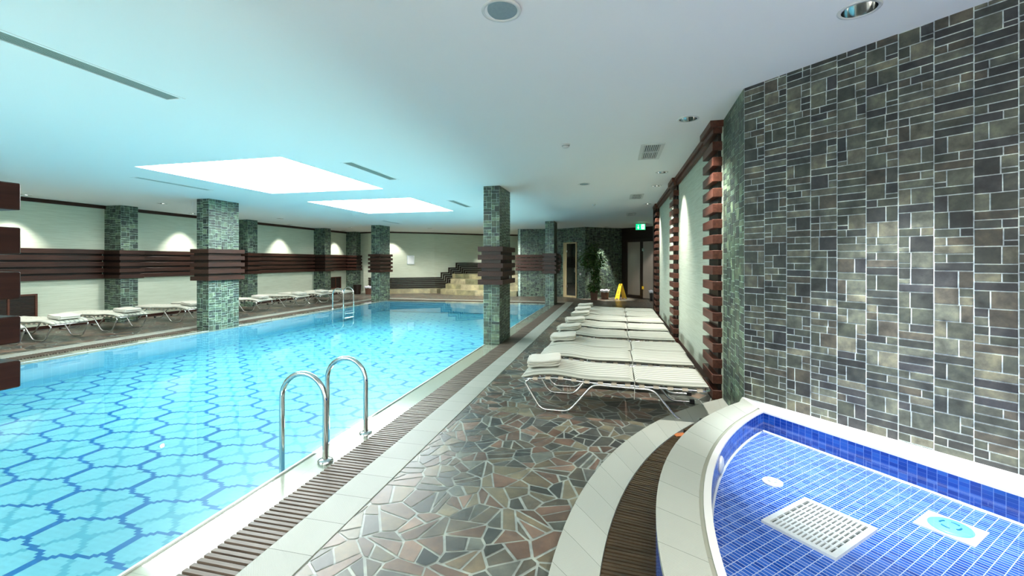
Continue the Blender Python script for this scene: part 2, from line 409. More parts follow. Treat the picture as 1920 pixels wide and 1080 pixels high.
n_r = ['large chrome downlight in ceiling nearest the slate wall over the spa', 'chrome downlight in front of the nearest timber pilaster',
       'small chrome downlight in ceiling between square vent and middle pilaster', 'chrome downlight just beyond the middle pilaster, close after another one', 'farthest chrome downlight along the right wall, before the far pilaster']
pw = [820, 330, 290, 290, 250]
for (x, y), lb, p_ in zip(LIGHTS_R, n_r, pw): downlight(x, y, lb, 'downlights along the right wall', p_, 84 if x < 1 else 46, (0, 0) if x < 1 else (0.06, -0.06), 1.0 if x < 1 else 0.9, (1.0, 0.95, 0.88) if x < 1 else (0.90, 0.96, 1.0))
n_l = ['downlight above the left wall bay with the near vent grille', 'downlight above the left wall between the first and second wall columns', 'downlight above the left wall between the second and third wall columns', 'downlight above the left wall bay with the far vent grille']
for (x, y), lb in zip(LIGHTS_L, n_l): downlight(x, y, lb, 'downlights along the left wall', 170, 84, blend=0.6)
n_b = ['downlight above the ficus and the dark tiled wall', 'downlight above the curved wall behind the far left pool column', 'downlight above the stone steps', 'downlight above the glass entrance doors']
for (x, y), lb, p_ in zip(LIGHTS_B, n_b, (800, 130, 130, 110)): downlight(x, y, lb, 'downlights at the far end of the hall', p_, 46 if x == -0.42 else 85, blend=0.4)
for (x, y), lb in zip(FILL_X, ['downlight over the near part of the spa', 'downlight over the deck beside the spa']): downlight(x, y, lb, 'downlights behind the camera', 100, 145)

n_d = ['wide downlight over the left deck, out of the picture', 'wide downlight over the left deck by the nearest wall column', 'wide downlight over the left deck by the second wall column', 'wide downlight over the left deck by the third wall column',
       'wide downlight over the far deck before the curved wall', 'wide downlight over the far deck before the stone steps']
for (x, y), lb in zip(FILL_D, n_d): downlight(x, y, lb, 'wide downlights over the left and far decks', 420 if -9 < x < -4 else 130, 150, blend=1.0)
for (x, y), lb in zip(FILL_Z, ['wide downlight behind the camera, pool side', 'wide downlight behind the camera, spa side']): downlight(x, y, lb, 'wide downlights behind the camera', 950, 150, blend=1.0)

for (x0, x1, y0, y1), lb in zip(PANELS, ['larger, nearer glowing white ceiling panel over the pool', 'smaller, farther glowing white ceiling panel over the pool', 'glowing ceiling panel behind the camera, out of the picture']):
    t = thing('ceiling_light_panel', lb, 'ceiling light', ((x0+x1)/2, (y0+y1)/2, 3.15), 'luminous panels over the pool')
    m = MB(); e = 0.02; zt = 3.25
    m.box(x0-e, x0+0.002, y0-e, y1+e, 3.152, zt); m.box(x1-0.002, x1+e, y0-e, y1+e, 3.152, zt); m.box(x0, x1, y0-e, y0+0.002, 3.152, zt); m.box(x0, x1, y1-0.002, y1+e, 3.152, zt)
    m.build('reveal', M['white'], t)
    m = MB(); m.box(x0-e, x1+e, y0-e, y1+e, zt, zt+0.02); m.build('diffuser', M['panel_light'], t)
    m = MB()
    for a, b, c, d in ((x0, x0+.008, y0, y1), (x1-.008, x1, y0, y1), (x0, x1, y0, y0+.008), (x0, x1, y1-.008, y1)): m.box(a, b, c, d, zt-0.012, zt-0.004)
    m.build('edge_trim', M['slotgrey'], t)

for (x0, x1, y0, y1), lb in zip(SLOTS, ['nearest linear slot vent crossing the upper left of the ceiling', 'slot vent right of the larger ceiling panel', 'short slot vent right of the smaller ceiling panel', 'slot vent left of the larger ceiling panel', 'farthest slot vent, above the left pool column row']):
    z = 3.15
    t = thing('slot_vent', lb, 'vent', ((x0+x1)/2, (y0+y1)/2, z), 'linear slot vents in the ceiling')
    m = MB(); f = 0.028
    for a, b, c, d in ((x0-f, x0, y0-f, y1+f), (x1, x1+f, y0-f, y1+f), (x0, x1, y0-f, y0), (x0, x1, y1, y1+f)): m.box(a, b, c, d, z-0.005, z+0.001)
    m.build('frame', M['ceil'], t)
    m = MB(); m.box(x0, x1, y0, y1, z+0.05, z+0.06); m.build('backing', M['slotdark'], t)
    m = MB(); k = 7
    for i in range(k):
        xx = x0+(i+0.5)*(x1-x0)/k; m.box(xx-0.0055, xx+0.0055, y0, y1, z, z+0.03)
    m.build('lamellae', M['slotgrey'], t)
for (x0, x1, y0, y1), lb in zip(VENTS, ['white ceiling grille cut by the top edge of the picture', 'white ceiling grille with two rows of slits, nearest full one', 'middle white ceiling grille, before the far pilasters', 'farthest small ceiling grille near the exit sign']):
    z = zc((x0+x1)/2, (y0+y1)/2)
    t = thing('ceiling_grille', lb, 'vent', ((x0+x1)/2, (y0+y1)/2, z), 'rectangular grilles in the ceiling')
    m = MB(); f = 0.035
    for a, b, c, d in ((x0-f, x0+.02, y0-f, y1+f), (x1-.02, x1+f, y0-f, y1+f), (x0+.02, x1-.02, y0-f, y0+.02), (x0+.02, x1-.02, y1-.02, y1+f), (x0+.02, x1-.02, (y0+y1)/2-.014, (y0+y1)/2+.014)): m.box(a, b, c, d, z-0.008, z+0.006)
    m.build('frame', M['white'], t)
    m = MB(); m.box(x0, x1, y0, y1, z+0.05, z+0.06); m.build('backing', M['slotdark'], t)
    m = MB()
    for i in range(8):
        xx = x0+.02+(i+0.5)*(x1-x0-.04)/8; m.box(xx-0.006, xx+0.006, y0, y1, z-.004, z+0.02)
    m.build('lamellae', M['white'], t)
for (x, y), lb in zip([(-0.71, 2.67), (-0.65, 9.11)], ['round grey ceiling speaker near the top of the picture', 'small round ceiling speaker before the pool column on the right']):
    z = zc(x, y); t = thing('ceiling_speaker', lb, 'speaker', (x, y, z), 'round ceiling speakers')
    m = MB(); m.lathe([(0.128, z+0.001), (0.126, z-0.008), (0.116, z-0.011), (0.105, z-0.008), (0.103, z-0.004)], x, y, 40); m.build('rim', M['white'], t, smooth=True)
    m = MB(); m.lathe([(0.104, z-0.004), (0.07, z-0.0075), (0.0005, z-0.009)], x, y, 40); m.build('mesh_cover', M['grey'], t, smooth=True)
for (x, y), lb in zip([(-0.67, 5.96), (-0.61, 12.44)], ['white domed smoke detector nearest, before the first small speaker', 'white smoke detector farther down the ceiling']):
    z = zc(x, y); t = thing('smoke_detector', lb, 'smoke detector', (x, y, z), 'smoke detectors')
    m = MB(); m.lathe([(0.060, z+0.001), (0.060, z-0.014), (0.052, z-0.018)], x, y, 28); m.build('base', M['white'], t, smooth=True)
    m = MB(); m.lathe([(0.040, z-0.016), (0.040, z-0.028), (0.0005, z-0.029)], x, y, 28); m.build('sensor_gap', M['slotgrey'], t)
    m = MB(); m.lathe([(0.047, z-0.026), (0.045, z-0.038), (0.028, z-0.050), (0.0005, z-0.052)], x, y, 28); m.build('dome', M['white'], t, smooth=True)

# ------------------------------------------------------------------ crazy paving floor
PAL = [(0.085, 0.080, 0.062), (0.055, 0.060, 0.052), (0.040, 0.046, 0.044), (0.125, 0.105, 0.070), (0.125, 0.082, 0.060),
       (0.155, 0.108, 0.080), (0.10, 0.070, 0.052), (0.07, 0.075, 0.068), (0.135, 0.125, 0.085), (0.09, 0.10, 0.085)]
def clip(poly, px, py, nx, ny):
    out = []
    n = len(poly)
    for i in range(n):
        a, b = poly[i], poly[(i+1) % n]
        da = (a[0]-px)*nx+(a[1]-py)*ny; db = (b[0]-px)*nx+(b[1]-py)*ny
        if da <= 0: out.append(a)
        if (da < 0 < db) or (db < 0 < da):
            t = da/(da-db); out.append((a[0]+t*(b[0]-a[0]), a[1]+t*(b[1]-a[1])))
    return out
def area(p): return 0.5*abs(sum(p[i-1][0]*p[i][1]-p[i][0]*p[i-1][1] for i in range(len(p))))
def paving(regions, skip, s0, name):
    m = MB()
    for (X0, X1, Y0, Y1) in regions:
        m.face([(X0, Y0, -0.004), (X1, Y0, -0.004), (X1, Y1, -0.004), (X0, Y1, -0.004)], (0.25, 0.285, 0.26))
        nx = max(1, int((X1-X0)/s0)); ny = max(1, int((Y1-Y0)/s0)); dx = (X1-X0)/nx; dy = (Y1-Y0)/ny
        J = RNG.uniform(-0.12, 1.12, (nx+4, ny+4, 2))
        P = lambda i, j: (X0+(i+J[i+2, j+2, 0])*dx, Y0+(j+J[i+2, j+2, 1])*dy)
        for i in range(-1, nx+1):
            for j in range(-1, ny+1):
                p = P(i, j)
                poly = [(X0, Y0), (X1, Y0), (X1, Y1), (X0, Y1)]
                for a in (-1, 0, 1, -2, 2):
                    for b in (-1, 0, 1, -2, 2):
                        if (a == 0 and b == 0) or not (-2 <= i+a <= nx+1 and -2 <= j+b <= ny+1): continue
                        q = P(i+a, j+b); poly = clip(poly, (p[0]+q[0])/2, (p[1]+q[1])/2, q[0]-p[0], q[1]-p[1])
                        if len(poly) < 3: break
                    if len(poly) < 3: break
                if len(poly) < 3 or area(poly) < 4e-4: continue
                parts = [poly]
                for _ in range(2):
                    new = []
                    for q in parts:
                        if area(q) > s0*s0*(0.45 if _ == 0 else 0.6) and random.random() < 0.75:
                            cx = sum(v[0] for v in q)/len(q); cy = sum(v[1] for v in q)/len(q); an = random.uniform(0, PI)
                            n_ = (math.cos(an), math.sin(an))
                            new += [clip(q, cx, cy, *n_), clip(q, cx, cy, -n_[0], -n_[1])]
                        else: new.append(q)
                    parts = new
                for q in parts:
                    if len(q) < 3 or area(q) < 6e-4: continue
                    cx = sum(v[0] for v in q)/len(q); cy = sum(v[1] for v in q)/len(q)
                    if skip(cx, cy): continue
                    g = random.uniform(0.004, 0.011); r = q
                    # inset by half a joint
                    for k in range(len(q)):
                        a, b = q[k], q[(k+1) % len(q)]; ex, ey = b[0]-a[0], b[1]-a[1]; L = math.hypot(ex, ey)
                        if L < 1e-6: continue
                        nx_, ny_ = ey/L, -ex/L
                        if (cx-a[0])*nx_+(cy-a[1])*ny_ > 0: nx_, ny_ = -nx_, -ny_
                        r = clip(r, a[0]-nx_*g, a[1]-ny_*g, nx_, ny_)
                        if len(r) < 3: break
                    if len(r) < 3 or area(r) < 4e-4: continue
                    A = sum(r[k-1][0]*r[k][1]-r[k][0]*r[k-1][1] for k in range(len(r)))
                    if A < 0: r = r[::-1]
                    c = random.choice(PAL); f = random.uniform(0.75, 1.35); c = tuple(v*f*0.86 for v in c)
                    z = random.uniform(-0.0015, 0.0)
                    m.face([(v[0], v[1], z) for v in r], c)
    o = m.build(name, M['shard']); return tag(o, kind='structure')
SPA_SO = (4.27, 2.10, 4.61); SPA_SI = (4.40, 2.02, 4.49); RIM_O = (3.60, 2.09, 3.41); RIM_I = (4.139, 1.907, 3.691); RIM_Z = 0.34
def sp_skip(x, y): return y < 5.7 and math.hypot(x-SPA_SO[0], y-SPA_SO[1]) < SPA_SO[2]-0.12
bx1 = PX1+CW+GW_+SW; bx0 = PX0-CW-GW_-SW; by1 = PY1+CW+GW_+SW
paving([(bx1, 1.30, -1.2, 9.0)], sp_skip, 0.19, 'floor')
paving([(bx1, 1.30, 9.0, 17.6), (1.30, 3.1, 13.9, 20.6), (bx0-3.05, bx0, -1.2, 20.4), (bx0, 1.30, by1, 21.3), (bx0-1, -4.3, 21.3, 24.6)], lambda x, y: False, 0.24, 'floor')
m = MB(); m.box(-13.6, 4.2, -4.1, -1.2, -0.1, 0.0); m.build('floor', M['dim']).__setitem__('kind', 'structure')

# ------------------------------------------------------------------ slate-tiled surfaces
SLATE = [(0.060, 0.066, 0.054), (0.042, 0.045, 0.042), (0.085, 0.090, 0.072), (0.032, 0.033, 0.034), (0.070, 0.062, 0.050),
         (0.10, 0.105, 0.085), (0.050, 0.055, 0.045), (0.125, 0.120, 0.092), (0.038, 0.038, 0.042)]
CYAN_BOUNCE = (0.76, 1.16, 1.0)                                     # cyan pool light put into the stone colour, except on the spa wall
GROUT = (0.38, 0.50, 0.455)  # grout with the same cyan pool light in its colour
def ashlar(W, H, cw, uh, rnd):
    n = max(1, round(W/cw)); cw = W/n; out = []
    for i in range(n):
        x0 = i*cw; z = -rnd.random()*uh
        while z < H:
            r = rnd.random()
            if r < 0.42: out.append((x0, x0+cw, z, z+uh)); z += uh
            elif r < 0.70:
                s = rnd.choice((0.33, 0.36, 0.64, 0.67))*cw; out += [(x0, x0+s, z, z+uh), (x0+s, x0+cw, z, z+uh)]; z += uh
            else:
                k = rnd.random() < 0.5; s = rnd.uniform(0.6, 0.68)*cw
                a = (x0, x0+s) if k else (x0+cw-s, x0+cw); b = (x0+s, x0+cw) if k else (x0, x0+cw-s)
                out.append((*a, z, z+2*uh))
                if rnd.random() < 0.5: out.append((*b, z, z+2*uh))
                elif rnd.random() < 0.5: out += [(*b, z, z+uh), (*b, z+uh, z+2*uh)]
                else: out += [(*b, z, z+0.62*uh), (*b, z+0.62*uh, z+2*uh)]
                z += 2*uh
    return [(a, b, max(0, c), min(H, d)) for a, b, c, d in out if min(H, d)-max(0, c) > 0.012]
def slate_face(m, O, U, Nn, W, H, seed, cw=0.195, uh=0.061, g=0.0028, gain=1.0, th=0.004, hue=CYAN_BOUNCE, grout=GROUT):
    O = Vector(O); U = Vector(U).normalized(); Nn = Vector(Nn).normalized(); Z = Vector((0, 0, 1)); rnd = random.Random(seed)
    m.face([O, O+U*W, O+U*W+Z*H, O+Z*H], grout)
    for a, b, c, d in ashlar(W, H, cw, uh, rnd):
        col = rnd.choice(SLATE); f = rnd.uniform(0.8, 1.25)*gain; col = tuple(v*f*g_ for v, g_ in zip(col, hue))
        j = lambda: rnd.uniform(-0.0008, 0.0008)
        q = [(a+g+j(), c+g+j()), (b-g+j(), c+g+j()), (b-g+j(), d-g+j()), (a+g+j(), d-g+j())]
        ch = 0.0022; o = [(q[0][0]+ch, q[0][1]+ch), (q[1][0]-ch, q[1][1]+ch), (q[2][0]-ch, q[2][1]-ch), (q[3][0]+ch, q[3][1]-ch)]
        n = len(m.V)
        for u, v in q: m.V.append(tuple(O+U*u+Z*v+Nn*0.0004))
        for u, v in o: m.V.append(tuple(O+U*u+Z*v+Nn*th))
        for fc in ((4, 5, 6, 7), (0, 1, 5, 4), (1, 2, 6, 5), (2, 3, 7, 6), (3, 0, 4, 7)):
            m.F.append(tuple(n+i for i in fc)); m.col.append(col); m.uv.append([(0, 0)]*4)
    m.has_col = True
def slate_wall(name, A, B, z0, z1, seed, gain=1.0, **kw):
    """A->B with the room on the right-hand side looking from A to B... normal = (dy,-dx)"""
    A = Vector((*A, z0)); B = Vector((*B, z0)); U = (B-A); W = U.length; U.normalize(); Nn = Vector((U.y, -U.x, 0))
    m = MB(); slate_face(m, A, U, Nn, W, z1-z0, seed, gain=gain, **kw)
    gr = kw.get('grout', GROUT)
    bk = -Nn*0.12
    m.obox(A+bk, U*W, -bk*0.98, (0, 0, z1-z0), gr)
    return tag(m.build(name, M['slate']), kind='structure')

WT = 3.42
SE = CORNER+WDIR*3.5
slate_wall('wall_spa', CORNER, SE, 0.0, WT, 11, hue=(1.0, 1.02, 1.0), gain=0.86, uh=0.057, g=0.0032, grout=(0.44, 0.50, 0.52))
slate_wall('wall_spa_return', (1.235, 5.57), CORNER, 0.0, WT, 12, gain=1.1)
slate_wall('wall_back_pier_side', BACK[0], BACK[1], 0, WT, 13)
slate_wall('wall_back_pier', BACK[1], BACK[2], 0, WT, 14)
slate_wall('wall_back_steam_room', BACK[2], BACK[3], 0, WT, 15)
slate_wall('wall_back_ficus', BACK[3], BACK[4], 0, WT, 16)

def plain_wall(name, A, B, mat, z0=0.0, z1=WT, th=0.12):
    A = Vector((*A, z0)); B = Vector((*B, z0)); U = B-A; Un = U.normalized(); Nn = Vector((Un.y, -Un.x, 0))
    m = MB(); m.obox(A-Nn*th, U, Nn*th, (0, 0, z1-z0)); return tag(m.build(name, mat), kind='structure')
plain_wall('wall_left', (-13.5, -4.1), (-13.5, 20.3), M['paper_wall'])
for i in range(len(CURVE)-1): plain_wall('wall_back_curved', CURVE[i], CURVE[i+1], M['paper_wall'])
plain_wall('wall_right', (1.22, 13.9), (1.22, 5.57), M['paper_wall'])
plain_wall('wall_right_end', (3.0, 13.9), (1.10, 13.9), M['wooddark'])
plain_wall('wall_entrance_side', (3.0, 18.4), (3.0, 13.9), M['dim'])
plain_wall('wall_near', (4.1, -4.0), (-13.5, -4.0), M['dim'])
plain_wall('wall_near_right', (SE.x, SE.y), (SE.x+0.02, -4.0), M['dim'])
plain_wall('wall_entrance', BACK[4], (3.0, 18.4), M['wooddark'])

# trims under the ceiling
def trim_run(name, A, B, z0, z1, pr, mat, off=0.0):
    A = Vector((*A, 0)); B = Vector((*B, 0)); U = B-A; Un = U.normalized(); Nn = Vector((Un.y, -Un.x, 0))
    m = MB(); m.obox(A+Nn*off+Vector((0, 0, z0)), U, Nn*(pr-off), (0, 0, z1-z0)); return tag(m.build(name, mat, bevel=0.004), kind='structure')
trim_run('trim_1', (-13.5, -4), (-13.5, 20.3), 3.06, 3.2, 0.05, M['woody'])
for i in range(len(CURVE)-1): trim_run('trim_1', CURVE[i], CURVE[i+1], 3.08, 3.2, 0.05, M['woodx'])
trim_run('trim_2', (1.22, 13.9), (1.22, 6.1), 3.24, 3.4, 0.085, M['woodred'])
trim_run('trim_2', (1.22, 13.9), (1.22, 6.1), 3.17, 3.24, 0.055, M['woodred'])
trim_run('baseboard_right', (1.22, 13.9), (1.22, 6.1), 0.0, 0.09, 0.015, M['woody'])
trim_run('baseboard_left', (-13.5, -4), (-13.5, 20.3), 0.0, 0.08, 0.015, M['woody'])

# ------------------------------------------------------------------ swimming pool
pool = thing('swimming_pool', 'large indoor swimming pool with pale blue mosaic floor patterned in wavy blue lines', 'pool', ((PX0+PX1)/2, (PY0+PY1)/2, -0.45))
ZF = -0.45
def pool_floor():
    p, q = 0.41, 0.365; tx, ty = p/12, q/14                       # lattice half-periods, tile size
    ox, oy = -3.95, 2.10                                           # one node (middle of a straight joint)
    nx, ny = int((PX1-PX0)/tx)+1, int((PY1-PY0)/ty)+1
    # dark net in the unit cell 2p x 2q, node at (0,0)
    pts = []
    B = 0.145*q/0.36
    W = np.sin(np.linspace(-PI/2, PI/2, 240))
    for r in range(-3, 5):
        yc = (r-0.5)*q
        for s in range(-4, 6):
            sg = 1 if (r+s) % 2 == 0 else -1
            xx = (s-0.5)*p+W*p/2; yy = yc+sg*B*np.sign(W)*(1-np.sqrt(np.clip(1-W*W, 0, 1))); pts.append(np.c_[xx, yy])
            if (r+s) % 2 == 0: pts.append(np.c_[np.full(24, s*p), np.linspace(yc+B, yc+q-B, 24)])
    D = np.concatenate(pts)
    pts = []; T = np.linspace(0, 1, 120); SS = T*T*(3-2*T)
    for a in range(-4, 6):
        for b in range(-4, 6):
            if (a+b) % 2: pts += [np.c_[a*p+T*p, b*q+SS*q], np.c_[a*p+T*p, b*q-SS*q]]
    Lp = np.concatenate(pts)
    cls = np.zeros((24, 28), int)
    for i in range(24):
        for j in range(28):
            c = np.array(((i+0.5)*tx, (j+0.5)*ty))
            for k_, Q in ((1, Lp), (2, D)):
                a_ = np.abs(Q-c)
                if ((a_[:, 0] < tx*0.52) & (a_[:, 1] < ty*0.56)).any(): cls[i, j] = k_
    I, J = np.meshgrid(np.arange(nx), np.arange(ny), indexing='ij')
    i0 = int(math.floor((PX0-ox)/tx)); j0 = int(math.floor((PY0-oy)/ty))
    xs = np.clip(ox+(i0+np.arange(nx+1))*tx, PX0-0.02, PX1+0.02); ys = np.clip(oy+(j0+np.arange(ny+1))*ty, PY0-0.02, PY1+0.02)
    k = cls[(I+i0) % 24, (J+j0) % 28]
    pal = np.array([(0.15, 0.32, 0.375), (0.075, 0.235, 0.30), (0.004, 0.085, 0.24)])
    col = pal[k]*RNG.uniform(0.96, 1.04, (nx, ny, 1))*np.where(np.arange(ny)[None, :, None] % 2, 1.02, 0.98)
    VX, VY = np.meshgrid(xs, ys, indexing='ij')
    off = LOC[pool.name]
    V = np.c_[VX.ravel()-off[0], VY.ravel()-off[1], np.full(VX.size, ZF-off[2])].astype(np.float32)
    a = (I*(ny+1)+J).ravel(); F = np.c_[a, a+ny+1, a+ny+2, a+1].astype(np.int32)
    me = bpy.data.meshes.new('basin_floor'); me.vertices.add(len(V)); me.vertices.foreach_set('co', V.ravel())
    me.loops.add(F.size); me.loops.foreach_set('vertex_index', F.ravel()); me.polygons.add(len(F))
    me.polygons.foreach_set('loop_start', np.arange(0, F.size, 4, dtype=np.int32)); me.update(calc_edges=True)
    at = me.attributes.new('tint', 'FLOAT_COLOR', 'FACE')
    at.data.foreach_set('color', np.c_[col.reshape(-1, 3), np.ones(len(F))].astype(np.float32).ravel())
    me.materials.append(M['pooltile']); o = bpy.data.objects.new('basin_floor', me); C.objects.link(o); o.parent = pool
pool_floor()
m = MB()
def side(m, A, B, z0, z1):
    L = math.dist(A, B); m.face([(*A, z0), (*B, z0), (*B, z1), (*A, z1)], None, [(0, 0), (L, 0), (L, z1-z0), (0, z1-z0)])
for A_, B_ in (((PX0, PY0), (PX0, PY1)), ((PX0, PY1), (PX1, PY1)), ((PX1, PY1), (PX1, PY0)), ((PX1, PY0), (PX0, PY0))): side(m, A_, B_, ZF, -0.06)
m.build('basin_wall', M['pool_side'], pool)
ZW = -0.012
m = MB(); e = 0.004; m.box(PX0+e, PX1-e, PY0+e, PY1-e, ZF+0.004, ZW); m.build('water', M['water'], pool)
def frame_ring(m, d0, d1, z0, z1, uv=True):
    for (x0, x1, y0, y1) in ((PX0-d1, PX0-d0, PY0-d1, PY1+d1), (PX1+d0, PX1+d1, PY0-d1, PY1+d1), (PX0-d0, PX1+d0, PY1+d0, PY1+d1), (PX0-d0, PX1+d0, PY0-d1, PY0-d0)):
        m.box(x0, x1, y0, y1, z0, z1)
    m.has_uv = True
m = MB(); frame_ring(m, 0.0, CW, -0.06, -0.028); m.build('coping', M['coping'], pool)
m = MB()
for (x0, x1, y0, y1) in ((PX0-CW, PX0+e, PY0-CW, PY1+CW), (PX1-e, PX1+CW, PY0-CW, PY1+CW), (PX0+e, PX1-e, PY1-e, PY1+CW)):
    m.face([(x0, y0, ZW), (x1, y0, ZW), (x1, y1, ZW), (x0, y1, ZW)])
m.build('overflow_water', M['film'], pool)
m = MB()                                                            # raised lip at the water's edge
frame_ring(m, 0.0, 0.018, -0.03, -0.0165); m.build('coping_lip', M['white'], pool)
# added fill lamps under water that brighten the ceiling, on the ladder-side wall
for y in (1.4, 4.6, 7.6, 10.8, 14.0):
    m = MB(); rows = [[(PX1-h_, y+r_*math.cos(2*PI*k/24), -0.24+r_*math.sin(2*PI*k/24)) for k in range(24)] for r_, h_ in ((.12, .002), (.12, .012), (.10, .016), (.0005, .016))]
    m.grid(rows, closed=True); m.build('underwater_lamp', M['lamp'], pool, smooth=True)
    d = bpy.data.lights.new('underwater_beam', 'AREA'); d.shape = 'DISK'; d.size = 0.2; d.energy = UW_FILL_W; d.color = (0.6, 1.0, 0.95); d.spread = math.radians(150)
    o = bpy.data.objects.new('underwater_beam', d); C.objects.link(o); o.parent = pool; o.location = Vector((PX1-0.03, y, -0.24))-LOC[pool.name]
    o.rotation_euler = (0, math.radians(90+38), 0)
# gutters with slatted grates
def gutter(x0, x1, y0, y1, axis, label):
    t = thing('gutter_grate', label, 'drain grate', ((x0+x1)/2, (y0+y1)/2, -0.07), 'slatted overflow grates around the pool')
    m = MB(); m.box(x0, x1, y0, y1, -0.16, -0.13); m.build('channel', M['gutter'], t)
    m = MB(); p_ = 0.043
    if axis == 0:
        n = int((y1-y0)/p_)
        for i in range(n):
            a = y0+i*p_; z = random.uniform(-0.002, 0.001); m.box(x0+.004, x1-.004, a+.006, a+.032, -0.03+z, -0.006+z)
    else:
        n = int((x1-x0)/p_)
        for i in range(n):
            a = x0+i*p_; z = random.uniform(-0.002, 0.001); m.box(a+.006, a+.032, y0+.004, y1-.004, -0.03+z, -0.006+z)
    m.build('slat_grid', M['grate'], t)
gutter(PX1+CW, PX1+CW+GW_, PY0-CW, PY1+CW, 0, 'long brown slatted drain grate beside the pool on the ladder side')
gutter(PX0-CW-GW_, PX0-CW, PY0-CW, PY1+CW, 0, 'brown slatted drain grate along the far left pool edge')
gutter(PX0-CW-GW_, PX1+CW+GW_, PY1+CW, PY1+CW+GW_, 1, 'brown slatted drain grate across the far end of the pool')
def strip(name, x0, x1, y0, y1):
    m = MB(); m.box(x0, x1, y0, y1, -0.16, 0.004); m.has_uv = True
    # align the 0.30 m joints with the strip's inner corner
    m.uv = [[(u-x0+0.0, v) for u, v in f] for f in m.uv]
    tag(m.build(name, M['ceramic2']), kind='structure')
strip('trim_3', PX1+CW+GW_, bx1, -1.2, by1); strip('trim_3', bx0, PX0-CW-GW_, -1.2, by1); strip('trim_3', PX0-CW-GW_, PX1+CW+GW_, PY1+CW+GW_, by1)

# ------------------------------------------------------------------ columns with timber bands
def band(parent, x0, x1, y0, y1, z0=1.18, open_left=False):
    m = MB(); a = 0.035; m.box(x0-(0 if open_left else a), x1+a, y0-a, y1+a, z0+0.012, z0+0.748); m.build('band_core', M['wooddark'], parent)
    b = 0.095
    for i in range(5):
        m = MB(); z = z0+i*0.165; m.box(x0-(0 if open_left else b), x1+b, y0-b, y1+b, z, z+0.10); m.build('band_board', M['woody'], parent, bevel=0.004)
def column(x0, x1, y0, y1, z0, label, group, seed, open_left=False, gain=1.0):
    t = thing('slate_column', label, 'column', ((x0+x1)/2, (y0+y1)/2, z0), group)
    m = MB(); H = 3.17-z0+0.15*(x1 > -3)
    slate_face(m, (x0, y0, z0), (1, 0, 0), (0, -1, 0), x1-x0, H, seed, cw=0.175, gain=gain)
    slate_face(m, (x1, y0, z0), (0, 1, 0), (1, 0, 0), y1-y0, H, seed+1, cw=0.175, gain=gain)
    slate_face(m, (x1, y1, z0), (-1, 0, 0), (0, 1, 0), x1-x0, H, seed+2, cw=0.175, gain=gain)
    if not open_left: slate_face(m, (x0, y1, z0), (0, -1, 0), (-1, 0, 0), y1-y0, H, seed+3, cw=0.175, gain=gain)
    m.box(x0+.001, x1-.001, y0+.001, y1-.001, z0, z0+H, GROUT); m.build('shaft', M['slate'], t)
    band(t, x0, x1, y0, y1, open_left=open_left)
    return t
G1 = 'freestanding slate columns at the pool edge'
column(PX1-0.02, PX1+CW, 8.37, 9.25, -0.03, 'slate column at the right pool edge with dark timber band, nearest full one', G1, 21)
column(PX1-0.02, PX1+CW, 16.2, 17.08, -0.03, 'distant slate column at the far right pool corner', G1, 31)
column(PX1-0.02, PX1+CW, 0.22, 1.06, -0.03, 'column at the left picture edge, only its dark timber band showing', G1, 41)
column(PX0-0.36, PX0+0.0, 8.45, 9.30, -0.03, 'broad slate column at the left pool edge with tan lit timber band', G1, 51)
column(PX0-0.45, PX0-0.07, 16.3, 17.15, -0.03, 'slate column at the far left pool corner', G1, 61)
G2 = 'slate columns engaged to the left wall'
for (y0, y1), lb, sd in zip([(8.9, 9.33), (13.04, 13.47), (17.3, 17.73), (19.75, 20.15)],
    ['slate column on the left wall, nearest', 'slate column on the left wall, second, just right of the tan banded column', 'slate column on the left wall, third, before the far vent grille', 'slate column in the far left corner behind the bins'], (71, 75, 79, 83)):
    column(-13.5, -12.92, y0, y1, 0, lb, G2, sd, open_left=True)
ys = [(-3.9, 8.8), (9.43, 12.94), (13.57, 17.2), (17.83, 19.65)]
for (a, b), lb in zip(ys, ['timber board band on the left wall before the nearest wall column', 'timber board band on the left wall between first and second wall columns', 'timber board band on the left wall between second and third wall columns', 'timber board band on the left wall above the far vent grille, lit red']):
    t = thing('timber_wall_band', lb, 'wall panelling', (-13.48, (a+b)/2, 1.18), 'timber bands on the left wall')
    m = MB(); m.box(-13.49, -13.44, a, b, 1.19, 1.93); m.build('backing', M['wooddark'], t)
    for i in range(5):
        m = MB(); z = 1.18+i*0.165; m.box(-13.49, -13.36, a, b, z, z+0.115); m.build('band_board', M['woody'], t, bevel=0.004)
# band on the pier behind the far right column
t = thing('timber_wall_band', 'grey-lit timber board band on the dark slate pier behind the far right column', 'wall panelling', (-3.5, 19.9, 1.2))
A = Vector((*BACK[1], 0)); B = Vector((*BACK[2], 0)); U = (B-A); Un = U.normalized(); Nn = Vector((Un.y, -Un.x, 0))
for i in range(5):
    m = MB(); z = 1.20+i*0.155; m.obox(A-Un*0.10+Nn*0.006+Vector((0, 0, z)), U+Un*0.1, Nn*0.1, (0, 0, 0.125)); m.build('band_board', M['woodx'], t, bevel=0.004)

